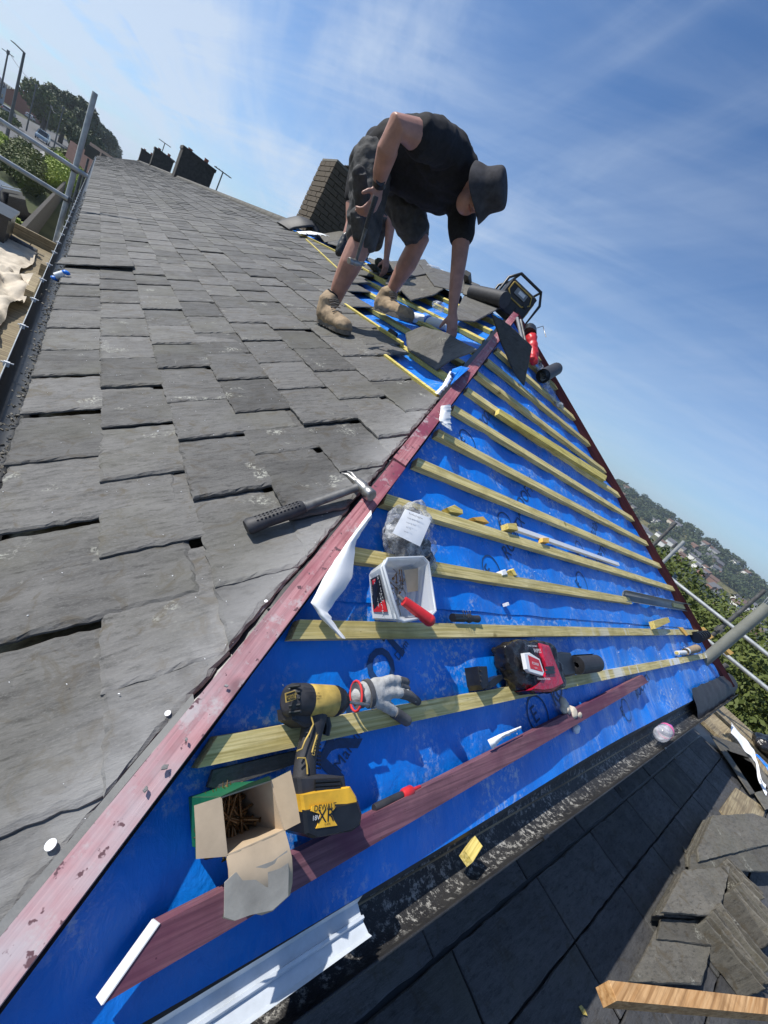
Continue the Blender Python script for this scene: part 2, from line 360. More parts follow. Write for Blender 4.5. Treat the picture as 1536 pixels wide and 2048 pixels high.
def blob(name, shapes, mat, parent=None, vox=.008, smooth=6, disp=0, dsc=8, sub=False):
    """tubes and balls fused into one continuous skin"""
    g = G()
    for sh in shapes:
        if sh[0] == 't':
            pts, rs = sh[1], sh[2]; g.tube(pts, rs, 14, **(sh[3] if len(sh) > 3 else {}))
            r0 = rs[0] if isinstance(rs, list) else rs; r1 = rs[-1] if isinstance(rs, list) else rs
            f = lambda r: min(r) if isinstance(r, tuple) else r
            g.ball(pts[0], f(r0)*.98, 12); g.ball(pts[-1], f(r1)*.98, 12)
        elif sh[0] == 'b': g.ball(sh[1], sh[2], 16, *(sh[3:4]))
        elif sh[0] == 'p': g.prism(*sh[1:])
    o = bpy.data.objects.new(name, g.mesh(name, mat)); COL.objects.link(o)
    r = o.modifiers.new('r', 'REMESH'); r.mode = 'VOXEL'; r.voxel_size = vox; r.use_smooth_shade = True
    sm = o.modifiers.new('s', 'SMOOTH'); sm.iterations = smooth; sm.factor = .5
    bpy.context.view_layer.update(); me = bpy.data.meshes.new_from_object(o.evaluated_get(bpy.context.evaluated_depsgraph_get()))
    bpy.data.objects.remove(o); me.name = name
    if disp:
        ns = [v.normal.copy() for v in me.vertices]
        for v, n_ in zip(me.vertices, ns):
            q = v.co*dsc; v.co += n_*disp*(noise.noise(q)+.5*noise.noise(q*2.3)-.35*abs(noise.noise(q*1.4+V((5,3,1)))))
    me.materials.clear(); me.materials.append(mat); me.polygons.foreach_set('use_smooth', [True]*len(me.polygons))
    return link(name, me, parent)
def clip(poly, f):
    """keep the part of the polygon where f(p) >= 0"""
    out = []
    for i in range(len(poly)):
        a, b = poly[i], poly[(i+1)%len(poly)]; fa, fb = f(a), f(b)
        if fa >= 0: out.append(a)
        if (fa >= 0) != (fb >= 0): t = fa/(fa-fb); out.append((a[0]+(b[0]-a[0])*t, a[1]+(b[1]-a[1])*t))
    return out
def ragged(poly, step, amp, r):
    out = []
    for i in range(len(poly)):
        a, b = V(poly[i]), V(poly[(i+1)%len(poly)]); L = (b-a).length; k = max(1, int(L/step)); nn = V((-(b-a).y, (b-a).x)).normalized() if L else V((0,0))
        for j in range(k):
            t = j/k; d = (r.random()-.5)*2*amp*(1 if j else .5); p = a+(b-a)*t+nn*d; out.append((p.x, p.y))
    return out
def slate_geo(poly, th, step, amp, bev, r):
    """riven slate: ragged outline, dressed bevelled edge, uneven thickness; poly in (up the slope, along)"""
    g = G(); ar = sum(poly[i][0]*poly[(i+1)%len(poly)][1]-poly[(i+1)%len(poly)][0]*poly[i][1] for i in range(len(poly)))
    if ar < 0: poly = poly[::-1]
    o = ragged(poly, step, amp, r); n = len(o); cx = sum(p[0] for p in o)/n; cy = sum(p[1] for p in o)/n
    ins = []
    for p in o:
        b = bev*(.5+r.random()); dx = cx-p[0]; dy = cy-p[1]; d = math.hypot(dx, dy) or 1; ins.append((p[0]+dx/d*b*1.2, p[1]+dy/d*b*1.2))
    z = [th*(.9+.25*r.random()) for _ in o]
    vs = [(p[0],p[1],0) for p in o]+[(p[0],p[1],z[i]*(.45+.25*r.random())) for i, p in enumerate(o)]+[(p[0],p[1],th) for i, p in enumerate(ins)]
    fs = [(i, (i+1)%n, n+(i+1)%n, n+i) for i in range(n)]+[(n+i, n+(i+1)%n, 2*n+(i+1)%n, 2*n+i) for i in range(n)]+[tuple(2*n+i for i in range(n))]
    fs.append(tuple(range(n))[::-1]); return g.add(vs, fs)
# ------------------------------------------------------------------ THE HOUSE
YEND = 51.0
house = thing('terraced_house', 'long terrace under a grey slate roof, its hipped end stripped to blue underlay and battens', 'house', Matrix.Translation((0,0,-5.5)))
HI = tocal(house)
def hpart(name, g, mats, M=None, parent=None): return g.build(name, mats, parent or house, (HI if (parent is None) else I4) @ (M or I4))
# walls (mostly under the eaves)
g = G(); xr, yb = 2*2.617-.12, .30
for a, b in (((.12,yb,-5.6),(.34,YEND,-.86)),((xr-.22,yb,-5.6),(xr,YEND,-.86)),((.341,yb,-5.6),(xr-.221,yb+.22,-.80)),((.341,YEND-.22,-5.6),(xr-.221,YEND,-.86))): g.box(a, b)
hpart('wall', g, M['render'])
# rear slope and deck boards beneath the underlay so that no light leaks through
g = G(); L0 = (-.02, hip_y(-.02), 0)
def rz(x): return C1+K*min(x, 5.234-x)
g.add([(2.617,APY,RZ-.06),(5.234,.10,C1-.06),(5.234,YEND,C1-.06),(2.617,YEND,RZ-.06)], [(0,1,2,3)])
g.add([(2.617,APY,RZ-.075),(2.617,YEND,RZ-.075),(0,YEND,C1-.075),(0,.10,C1-.075)], [(0,1,2,3)])
g.add([(0,.10,C1-.09),(5.234,.10,C1-.09),(2.617,APY,RZ-.09)], [(0,1,2)])
hpart('roof_deck', g, M['board'])
# the back slope has its slates
r = random.Random(3); g = G(); nb = 0
en3 = V((K,0,1))/n1; FB = mtx((5.234,0,C1-.03), V((-1,0,K))/n1, V((0,-1,0)), en3)
for i in range(14):
    for j in range(int((YEND-1)/.64)):
        s0 = i*.2107; y0 = 1.0+j*.64+(i%2)*.3; xx = 5.234-s0/n1
        if y0 < APY-.96*(xx-2.617)*1+.25: continue
        g.box((s0,-y0-.6,0.0),(s0+.34,-y0,.012), FB @ Matrix.Rotation(.02,4,'Y'))
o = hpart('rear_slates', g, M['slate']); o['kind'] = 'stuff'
# front slope: every slate a part for the 300 nearest, the rest joined
GA, W = .2107, .322; TH = .0085; TILT = .034
rows_start = {7:1.99, 8:2.93, 9:3.42, 10:3.78, 11:4.15, 12:7.9, 13:8.0}
PH = {0:.658, 1:.497}
cand = []
for i in range(14):
    s0 = -.012 if i == 0 else i*GA
    ph = .658 if i%2 == 0 else .497
    j = -3
    while True:
        y0 = ph+j*W+.010*math.sin(i*5.1+j*2.3); y1 = y0+W; j += 1
        if y0 > YEND: break
        smax = s0+.44; yh = hip_y((s0)/n1)+.035
        if y1 < yh: continue
        if i in rows_start and y0 < rows_start[i]-.12: continue
        cand.append((y0*.93+s0*.5, i, s0, y0, y1))
cand.sort()
def hipf(s0, yc): return lambda p: (yc+p[1]) - (hip_y((s0+p[0])/n1)+.056)
farS = G(); srnd = random.Random(11); var = []
for k in range(16):
    rr = random.Random(100+k); w2 = W/2-.0025-rr.random()*.003
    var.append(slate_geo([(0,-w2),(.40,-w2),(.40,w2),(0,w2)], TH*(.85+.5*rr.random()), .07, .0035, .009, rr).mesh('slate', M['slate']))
cnt = 0
for rank, i, s0, y0, y1 in cand:
    yc = (y0+y1)/2; w2 = (y1-y0)/2-.002-srnd.random()*.003
    tw = -math.radians(.15+srnd.random()**2*1.5+(1.0 if y0 < 1.5 else 0)); dn = srnd.random()*.0035; tl = srnd.uniform(-.006,.006)
    mm = FM @ Matrix.Translation((s0+srnd.uniform(-.004,.004), yc, -.012+dn)) @ Matrix.Rotation(srnd.uniform(-.006,.006),4,'Z') @ Matrix.Rotation(TILT+tl,4,'Y') @ Matrix.Rotation(tw,4,'X')
    f = hipf(s0, yc); up1 = (i+1) not in rows_start or y0 >= rows_start[i+1]-.12; ln = .40 if up1 or i > 10 else .236; base = [(0,-w2),(ln,-w2),(ln,w2),(0,w2)]
    cut = any(f(p) < 0 for p in base)
    if cut: base = clip(base, f)
    if len(base) < 3: continue
    if cnt < 299:
        if cut or cnt < 110 or ln < .4:
            near = cnt < 60
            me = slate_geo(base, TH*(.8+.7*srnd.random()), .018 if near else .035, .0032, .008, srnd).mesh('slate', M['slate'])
        else: me = var[srnd.randrange(16)]
        link('slate', me, house, HI @ mm); cnt += 1
    else:
        farS.box((0,-w2,0),(.25,w2,TH*1.1), mm)
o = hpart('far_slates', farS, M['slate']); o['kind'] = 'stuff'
# ridge tiles from the near chimney on
g = G()
y = 8.3
while y < YEND-.3:
    if not any(abs(y-c) < .5 for c in (24.2,37.3,49.2)):
        g.tube([(2.617,y,RZ-.06),(2.617,y+.44,RZ-.06)], [.105,.105], 8, cap=True)
    y += .455
hpart('ridge_tiles', g, M['slate_old'])['kind'] = 'stuff'
# underlay on the open part of the front slope and on the whole hipped end
RAF = .40
def mem_h(u, s, seed=0):
    ph = (u % RAF)/RAF; sag = -.011*math.sin(math.pi*ph)**2*(.6+.8*noise.noise(V((u*1.3, s*1.1, seed+3))))
    q = V((u*3.0, s*1.6, seed)); b = .008*noise.noise(q)+.0060*noise.noise(q*2.7)+.003*noise.noise(q*6.1)+.0035*abs(noise.noise(V((u*9, s*2.2, seed+9))))
    # ripples where the sheet is gathered between battens
    b += .005*math.sin(s*2*math.pi/.24+2.5*noise.noise(V((u*2,s,4))))*max(0, noise.noise(V((u*1.5+7, s*1.5, seed))))*2
    return sag+b
MEMN = -.027
def hip_u0(s): y = s/n2; return ((K2*y+C2-C1)/K)           # x of the near hip at that height
def hip_u1(s): y = s/n2; return 2.617+(APY-y)/AH
def lo_s(u): t = min(1, max(0, (u-.3)/2.0)); return .103+.034*t*t*(3-2*t)
NX, NS = 260, 150; s_lo, s_hi = .140, APY*n2-.02
g = G(); vs = []; fs = []
for a in range(NS+1):
    s = s_lo+(s_hi-s_lo)*a/NS; u0, u1 = hip_u0(s)-.01, hip_u1(s)+.01
    for b in range(NX+1):
        u = u0+(u1-u0)*b/NX; hh = mem_h(u, s); ed = min(1, (s-s_lo)/.06); q_ = max(0, 1-(s-s_lo)/.1)
        vs.append((u, s-q_*(.140-lo_s(u)), MEMN+hh*ed))
for a in range(NS):
    for b in range(NX): i = a*(NX+1)+b; fs.append((i, i+1, i+NX+2, i+NX+1))
g.add(vs, fs, 0, True); hipmem = hpart('underlay', g, M['blue'], FH); hipmem['label'] = 'blue roofing underlay over the hipped end'
g = G(); vs = []; fs = []; A1, B1 = 90, 120
for a in range(A1+1):
    s = 1.30+(3.0-1.30)*a/A1; y0 = hip_y(s/n1)
    for b in range(B1+1):
        y = y0+(8.2-y0)*(b/B1)**1.6; vs.append((s, y, -.052+mem_h(y, s, 20)*.8))
for a in range(A1):
    for b in range(B1): i = a*(B1+1)+b; fs.append((i+1, i, i+B1+1, i+B1+2))
g.add(vs, fs, 0, True); o = hpart('underlay', g, M['blue'], FM)
# lapped joint: upper sheet of underlay overlaps with a raised edge
g = G(); vs = []; 
for b in range(121):
    u = hip_u0(.70)+.05+(hip_u1(.70)-hip_u0(.70)-.1)*b/120
    for k in range(4): s = .665-.01*(b/40)+k*.03; vs.append((u, s, MEMN+mem_h(u, s)+(.004 if k < 3 else .001)+.002*noise.noise(V((u*5,s,1)))))
g.add(vs, [(b*4+k, (b+1)*4+k, (b+1)*4+k+1, b*4+k+1) for b in range(120) for k in range(3)], 0, True)
hpart('underlay_lap', g, M['blue'], FH)
# battens on the hipped end
bs = [.377,.572,.762,.955,1.145,1.335,1.53,1.715,1.905,2.10,2.30,2.52,2.72]
batr = random.Random(5)
for i, s in enumerate(bs):
    u0 = hip_u0(s)+.055+batr.uniform(0,.02); u1 = hip_u1(s)-.02
    if u1-u0 < .15: continue
    if i == 2: u1 = 2.98+.02                                     # this one stops short, the gutter offcut lies on beyond
    g = G(); n_ = 10; sk = batr.uniform(-.006,.006)
    for k in range(n_):
        ua, ub = u0+(u1-u0)*k/n_, u0+(u1-u0)*(k+1)/n_
    dd = .022 if i else .03
    poly = [(u0,s),(u1-.01,s+sk),(u1-.04,s+.040+sk),(u0+dd,s+.040)]
    g.prism(poly, -.028, 0, inset=.0012); hpart('batten', g, M['batten'], FH)
g = G(); g.prism([(4.15,.800),(4.81,.800),(4.78,.838),(4.15,.838)], -.028, 0, inset=.001); hpart('batten', g, M['batten'], FH)
# battens on the open part of the front slope, run out from the hip board under the slates
for i in range(7, 14):
    s = i*GA+.012; y0 = hip_y((s+.02)/n1)+.06; y1 = (rows_start[i]+.7) if i < 12 else 8.3
    g = G(); g.prism([(s,y0+.03),(s+.038,y0+.05),(s+.038,y1),(s,y1)], -.05, -.024, inset=.001); hpart('batten', g, M['batten_new'], FM)
for (pa, pb) in (((594,463),(700,516)),((612,478),(700,560)),((690,608),(806,686)),((770,710),(876,790)),((700,520),(800,580))):
    a = V(ml(*pa, n=0)); b = V(ml(*pb, n=0)); d = (b-a).normalized(); q = V((-d.y, d.x))*.008
    g = G(); g.prism([tuple(a-q), tuple(b-q), tuple(b+q), tuple(a+q)], -.035, .004); hpart('batten_edge', g, M['batten_new'], FM)
# near hip board, lit pink with purple stain; far hip board
def hipdir(sgn): 
    a = V((2.617,APY,RZ)); b = V((0,hip_y(0),C1)) if sgn < 0 else V((5.234,APY-AH*2.617,C1)); return a, b
a, b = hipdir(-1); d = (b-a).normalized(); sd = d.cross(V((0,0,1))).normalized(); up = sd.cross(d)
if up.z < 0: up = -up
def beam(name, a, b, w2, h0, h1, mat, parts=1, gap=0, par=None):
    d = (b-a); L = d.length; d.normalize(); sd = d.cross(V((0,0,1))).normalized(); up = sd.cross(d); up = up if up.z > 0 else -up
    for k in range(parts):
        g = G(); mm = mtx(a, d, sd, up) if d.cross(sd).dot(up) > 0 else mtx(a, d, -sd, up)
        l0, l1 = L*k/parts, L*(k+1)/parts-gap
        g.prism([(l0,-w2),(l1,-w2),(l1,w2),(l0,w2)], h0, h1, inset=.0015); hpart(name, g, mat, mm)
e = (V((0,hip_y(0),C1))-V((2.617,APY,RZ))).normalized()
A0 = V((2.617,APY,RZ)); lowp = V((0,hip_y(0),C1))+e*.14
brk = A0+e*((V((.90,hip_y(.90),C1+K*.90))-A0).length)
beam('hip_board', A0+e*.02, brk, .024, -.03, .014, M['hip_wood'])
beam('hip_board', brk+e*.004+V((.004,-.003,0)), lowp, .023, -.03, .009, M['hip_wood'])
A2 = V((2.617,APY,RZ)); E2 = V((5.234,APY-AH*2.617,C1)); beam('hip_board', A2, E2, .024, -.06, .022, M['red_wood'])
# dark flashing strip under the cut slates beside the board
g = G(); q = V((-e.y, e.x, 0)).normalized()
if q.x > 0: q = -q
for k in range(2):
    pass
def strip(name, pa, pb, off0, off1, lift, mat):
    g = G(); vs = []
    for i in range(41):
        t = i/40; x = pa+(pb-pa)*t; yy = hip_y(x); z = C1+K*x
        for o_ in (off0, off1):
            s_ = x*n1; vs.append(tuple(FM @ V((s_, yy+o_+.004*noise.noise(V((x*9,o_,2))), lift+.004*noise.noise(V((x*7,o_,5)))))))
    g.add(vs, [(2*i, 2*i+2, 2*i+3, 2*i+1) for i in range(40)]); hpart(name, g, mat)
strip('hip_flashing', -.06, 2.5, -.03, .085, -.020, M['black_plastic'])
strip('hip_flashing', -.06, .30, .030, .046, .004, M['lead'])
# chimneys: brick by brick for the near one
def chimney(x0, x1, y0, y1, z0, z1, near):
    root = bpy.data.objects.new('chimney', None); COL.objects.link(root); root.parent = house; root.matrix_local = HI @ Matrix.Translation((x0,y0,z0))
    Lx, Ly, H = x1-x0, y1-y0, z1-z0
    g = G(); g.box((.012,.012,0),(Lx-.012,Ly-.012,H-.01)); g.build('mortar_core', M['mortar'] if near else M['darkbrick'], root)
    rr = random.Random(int(y0*10)); meshes = []
    if near:
        for k in range(5):
            b = G(); b.prism([(0,0),(1,0),(1,1),(0,1)], 0, 1); meshes.append(b.mesh('brick', M['brick']))
        bm_ = [bpy.data.meshes[m.name] for m in meshes]
        c = 0; z = 0
        while z < H-.06:
            out = .018 if c >= 4 else 0
            o = .5 if c%2 else 0
            for side in range(4):
                L = (Lx if side%2 == 0 else Ly)+2*out; n_ = max(1, round(L/.235)); bw = L/n_
                p = -o*bw
                while p < L-.01:
                    a_ = max(0, p)+.005; b_ = min(L, p+bw)-.005; p += bw
                    if b_-a_ < .03: continue
                    d_ = .06; j = rr.uniform(-.003,.003)
                    if side == 0: bx = (a_-out, -out+j, z); sz = (b_-a_, d_, .064)
                    elif side == 2: bx = (a_-out, Ly+out-d_+j, z); sz = (b_-a_, d_, .064)
                    elif side == 1: bx = (Lx+out-d_+j, a_-out+.0, z); sz = (d_, b_-a_, .064)
                    else: bx = (-out+j, a_-out, z); sz = (d_, b_-a_, .064)
                    link('brick', meshes[rr.randrange(5)], root, Matrix.Translation(bx) @ Matrix.Diagonal((*sz,1)))
            z += .075; c += 1
        g = G(); g.box((-.01,-.01,z),(Lx+.01,Ly+.01,z+.03)); g.build('flaunching', M['mortar'], root)
    else:
        g = G(); z = 0
        while z < H-.05: g.box((0,0,z),(Lx,Ly,z+.062)); g.box((.01,.01,z+.0625),(Lx-.01,Ly-.01,z+.0745)); z += .075
        g.box((-.03,-.03,H-.12),(Lx+.03,Ly+.03,H)); g.build('brick_courses', M['darkbrick'], root)
        for q in range(2):
            g = G(); xx = Lx*(.22+.5*q); g.tube([(xx,Ly/2,H),(xx,Ly/2,H+.06+.05*(q%2)),(xx,Ly/2,H+.09+.06*(q%2))], [.09,.08,.10], 10); g.build('chimney_pot', M['clay'], root)
    g = G(); g.box((-.06,-.05,-.12),(Lx+.05,Ly+.05,.02)); 
    return root
chimney(2.60, 3.72, 7.55, 8.15, .42, 1.72, True)
chimney(2.45, 3.75, 23.6, 24.5, .30, 1.80, False)
chimney(2.50, 3.6, 36.9, 37.7, .40, 1.75, False)
chimney(2.50, 3.5, 48.8, 49.5, .40, 1.62, False)
# lead and flashing pieces at the foot of the near chimney
g = G(); pts = []
for i in range(12):
    t = i/11; x = 2.25+.5*t; pts.append((x, 7.45+.03*math.sin(i), C1+K*min(x,2.617)+.03+.10*math.sin(t*3)))
g.tube(pts, [(.02,.16)]*12, 8); hpart('chimney_flashing', g, M['rubber'])
# aerials on the far chimneys
def aerial(x, y, z, h, lab):
    t = thing('television_aerial', lab, 'aerial', Matrix.Translation((x,y,z)), 'aerials and dishes on the far chimneys')
    g = G(); g.tube([(0,0,0),(0,0,h)], .025, 6); g.build('pole', M['coupler'], t)
    g = G(); g.tube([(-.35,0,h),(.35,0,h+.03)], .02, 6)
    for i in range(6): g.tube([(-.3+.12*i,-.2,h+.02),(-.3+.12*i,.2,h+.02)], .012, 5)
    g.build('antenna', M['coupler'], t)
aerial(3.85, 22.6, .55, 1.25, 'thin television aerial right beside the nearest of the far chimneys')
aerial(3.7, 36.0, .55, 1.1, 'small television aerial between the two farther chimneys')
aerial(2.9, 37.3, 1.7, .55, 'short bird-like aerial on top of the middle far chimney')
# ------------------------------------------------------------------ gutters
def gutter(name, a, b, r, mat, side, parent=house):
    """half-round gutter from a to b, open to the sky"""
    d = (b-a).normalized(); sd = V(side); g = G(); n_ = 12; ns = 60; vs = []
    for i in range(ns+1):
        p = a+(b-a)*(i/ns)
        for k in range(n_+1):
            an = math.pi*k/n_; vs.append(HI @ (p+sd*(-math.cos(an)*r)+V((0,0,-math.sin(an)*r*.9))))
        for k in range(n_, -1, -1):
            an = math.pi*k/n_; vs.append(HI @ (p+sd*(-math.cos(an)*(r+.004))+V((0,0,-math.sin(an)*(r+.004)*.9-.001*(k in (0,n_)) ))))
    m_ = 2*(n_+1); fs = [(i*m_+k, i*m_+(k+1)%m_, (i+1)*m_+(k+1)%m_, (i+1)*m_+k) for i in range(ns) for k in range(m_)]
    g.add(vs, fs, 0, True); return g.build(name, mat, parent)
ZG = -.866
gutter('gutter', V((.05,.073,ZG)), V((5.4,.073,ZG)), .056, M['gutter'], (0,-1,0))
g = G(); 
for x in (.05, 1.28, 2.62, 3.9, 5.0): g.box((x,.011,ZG-.058),(x+.03,.019,ZG+.006))
hpart('gutter_bracket', g, M['black_plastic'])
g = G(); g.box((.0,.132,ZG-.16),(5.3,.15,C2+K2*.132-.045)); hpart('fascia', g, M['black_plastic'])
# underlay support tray under the eaves edge of the sheet
g = G(); vs = []
for i in range(81):
    x = -.02+5.4*i/80; w_ = .004*noise.noise(V((x*3,0,0)))
    vs += [(x,lo_s(x)+.02,MEMN-.012),(x,lo_s(x)+.001+w_*.3,MEMN-.004+w_*.5),(x,lo_s(x)-.014,MEMN-.014+w_)]
g.add(vs, [(3*i+k, 3*i+3+k, 3*i+4+k, 3*i+1+k) for i in range(80) for k in range(2)]); hpart('eaves_tray', g, M['rubber'], FH)
# black crumpled upstand towards the far corner
g = G(); vs = []
for i in range(41):
    t = i/40; x = 3.7+1.75*t
    for k in range(7):
        q = k/6; vs.append((x, .21-.20*q+.01*noise.noise(V((x*6,q*3,0))), MEMN+.018+.03*math.sin(q*3.1)*(.4+t)+.012*noise.noise(V((x*8,q*4,3)))-q*.03))
g.add(vs, [(i*7+k, (i+1)*7+k, (i+1)*7+k+1, i*7+k+1) for i in range(40) for k in range(6)], 0, True); hpart('eaves_tray', g, M['rubber'], FH)
# left eaves gutter with the wire clipped along its lip
gutter('gutter', V((-.045,.2,-.905)), V((-.045,YEND,-.905)), .050, M['black_plastic'], (-1,0,0))
g = G(); g.tube([(-.095,y_*.5,-.895+.004*math.sin(y_*1.7)) for y_ in range(1, 100)], .0028, 5); hpart('gutter_wire', g, M['tube'])
for i in range(22):
    g = G(); y = .6+i*.52; g.box((-.104,y,-.906),(-.084,y+.012,-.886)); g.tube([(-.112,y+.006,-.892),(-.072,y+.006,-.889)], .003, 5); hpart('wire_clip', g, M['white'])
g = G(); g.box((.0,.16,-1.05),(.02,YEND,-.86)); hpart('fascia', g, M['black_plastic'])
# mossy grit in the left gutter and along the slate edge
g = G(); rr = random.Random(9)
for i in range(1500):
    y = .5+rr.random()**1.6*12; x = rr.gauss(-.018,.018); z = -.93+abs(x+.045)*.6; s_ = rr.uniform(.002,.007)
    mm = Matrix.Translation((x,y,z+rr.random()*.02)) @ Matrix.Rotation(rr.random()*6,4,'Z') @ Matrix.Rotation(rr.random()*3,4,'X'); g.box((-s_,-s_*.6,-s_*.3),(s_,s_*.6,s_*.3), mm)
o = g.build('gutter_debris', M['slate_old']); tag(o, kind='stuff')
# ------------------------------------------------------------------ extension roof under the hipped end (in the shade)
ZD = -1.50
ext = thing('lower_roof', 'dark slate-covered flat roof lying in shade below the black gutter', 'roof', Matrix.Translation((0,0,ZD)))
g = G(); g.box((-.2,-2.3,-.20),(6.25,.29,-.03)); g.build('roof_deck', M['black_plastic'], ext)
rr = random.Random(21); ys = [.165,-.06,-.285,-.51,-.735,-.96,-1.19,-1.42,-1.65,-1.88]
for i in range(len(ys)-1):
    x = [.05,.15,-.2,.05,-.1,.15,-.2,.1,.0][i]
    while x < 6.2:
        w_ = (.64 if i == 0 else .625 if i == 1 else .56)+rr.uniform(-.008,.008); gp = .003+(.011 if i in (0,) else 0)*rr.uniform(.5,1)
        poly = [(x+.003, ys[i+1]+gp), (x+w_-(.012 if (i+int(x*3))%3 == 0 else .005), ys[i+1]+gp), (x+w_-.006, ys[i]-.003), (x+.003, ys[i]-.003)]
        poly = [p for p in poly if True]
        if x+w_ < 6.28:
            g = slate_geo(poly, .011, .05, .0025, .004, rr); mm = Matrix.Translation((0,0,-.014+rr.uniform(0,.004)))
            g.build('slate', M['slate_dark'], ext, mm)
        x += w_
# little flakes and a clip lying on it
def flake(px, py, z, s, lab, mat, grp='slate flakes on the lower roof'):
    p = atz(px, py, z); g = G(); r_ = random.Random(px)
    g.prism([(-s,-s*.4),(s*.3,-s*.6),(s,s*.1),(s*.2,s*.55),(-s*.7,s*.4)], 0, .004, Matrix.Rotation(r_.random()*6,4,'Z'))
    return tag(g.build('slate_flake', mat, None, Matrix.Translation(p+V((0,0,.002)))), lab, 'flake', grp)
flake(1350, 1518, ZD+.002, .022, 'pale slate flake near the top of the dark lower roof', M['slate_old'])
flake(1370, 1703, ZD+.002, .025, 'pale diamond-shaped flake beside the pile of slates', M['slate_old'])
flake(1165, 2022, ZD+.002, .016, 'tiny yellowish chip at the bottom edge of the dark roof', M['block'])
flake(1240, 1578, ZD+.002, .014, 'small grey chip in the long joint of the dark roof', M['slate_old'])
# ------------------------------------------------------------------ slates stacked on the lower roof, in the sun
def quad_slate(name, pts, th, lab, grp=None, mat='slate_old', cat='slate', amp=.004, parent=None, kids=None):
    """riven slate through four or more points in space"""
    pts = [V(p) for p in pts]; c = sum(pts, V())/len(pts); nn = V()
    for i in range(len(pts)): nn += (pts[i]-c).cross(pts[(i+1)%len(pts)]-c)
    nn.normalize(); nn = nn if nn.z > 0 else -nn
    u = (pts[1]-pts[0]); u = (u-nn*u.dot(nn)).normalized(); v = nn.cross(u); mm = mtx(c, u, v, nn)
    mi = mm.inverted(); poly = [((mi @ p).x, (mi @ p).y) for p in pts]
    r_ = random.Random(int(abs(c.x*1000+c.y*777))); g = slate_geo(poly, th, .03, amp*.5, .005, r_)
    return tag(g.build(name, M[mat], parent, mm), lab, cat, grp)
zt = ZD
GR = 'loose slates stacked on the lower roof'
specs = [([(1423,1632),(1503,1628),(1536,1640),(1536,1690),(1395,1725),(1392,1700)], .10, 'broad smooth slate topping the upper stack by the shade line'),
 ([(1378,1712),(1500,1680),(1536,1690),(1536,1745),(1376,1742)], .085, 'pale grey slate sticking out under the broad top slate'),
 ([(1364,1742),(1457,1734),(1436,1836),(1319,1826)], .10, 'squarish brown-stained slate left of the upright stack'),
 ([(1318,1840),(1438,1842),(1425,1895),(1310,1880)], .05, 'dark slate edge showing beneath the brown-stained one'),
 ([(1316,1852),(1432,1845),(1400,1972),(1253,1966)], .04, 'mottled slate nearest the pine timber with a dark hole')]
for pts, h, lab in specs: quad_slate('loose_slate', [atz(px, py, zt+h) for px, py in pts], .013, lab, GR)
for k in range(7):
    z = zt+.008+k*.011; dx = rr.uniform(-.02,.02); pts = [atz(px, py, zt+.095) for px, py in specs[0][0]]
    quad_slate('loose_slate', [V((p.x+dx, p.y+dx*.4, z)) for p in pts], .009, 'weathered slate inside the upper stack by the shade line', GR)
    if k < 5:
        pts = [atz(px, py, zt+.085) for px, py in specs[2][0]]
        quad_slate('loose_slate', [V((p.x+dx, p.y-dx*.4, z)) for p in pts], .009, 'weathered slate inside the stack left of the upright slates', GR)
# upright slates leaning in a row, seen edge on
lead_dir = (atz(1536,1960,zt)-atz(1440,1800,zt)); 
def upright(px, py, h, n_, step, tilt, length, lab, z0=0):
    p0 = atz(px, py, zt+h); r_ = random.Random(px+py)
    for k in range(n_):
        q = V((p0.x+step[0]*k, p0.y+step[1]*k, zt+z0)); rot = Matrix.Rotation(r_.uniform(-.10,.10)+tilt[0],4,'Z') @ Matrix.Rotation(tilt[1]+r_.uniform(-.09,.09),4,'Y')
        g = slate_geo([(0,-length/2),(h+r_.uniform(-.035,.02),-length/2+r_.uniform(-.01,.01)),(h+r_.uniform(-.02,.02),length/2),(0,length/2)], .0075, .02, .003, .004, r_)
        mm = Matrix.Translation(q) @ rot @ Matrix.Rotation(-math.pi/2,4,'Y')
        tag(g.build('loose_slate', M['slate_old'], None, mm), lab, 'slate', 'slates standing on edge in rows')
upright(1474, 1772, .11, 10, (.021,-.002), (.10,.10), .20, 'slate standing on edge in the upper leaning row')
upright(1470, 1905, .13, 12, (.020,-.002), (.06,.12), .26, 'slate standing on edge in the row behind the pine timber')
upright(1505, 1835, .15, 14, (.021,-.003), (.02,.16), .22, 'slate standing on edge in the long row at the right border')
for k, (px, py, lab) in enumerate(((1500,1560,'grey slate laid half over the white sheet beside the boards'),(1470,1530,'slate half in shade under the white sheet'))):
    quad_slate('loose_slate', [atz(px-50, py-60, zt+.03), atz(px+10, py-40, zt+.03), atz(px+66, py+50, zt+.03), atz(px+30, py+60, zt+.03)], .01, lab, GR)
# pine timber across the corner
a, b = atz(1212, 1988, zt+.24), atz(1640, 2030, zt+.24); d = (b-a); L = d.length; d.normalize()
mm = mtx(a, d, V((0,0,1)).cross(d), V((0,0,1))); g = G()
g.prism([(0,-.022),(L,-.022),(L,.022),(0,.022)], -.03, .03, mm, inset=.002)
tag(g.build('timber', M['pine']), 'orange knotty pine timber crossing the bottom right corner above the slates', 'timber')
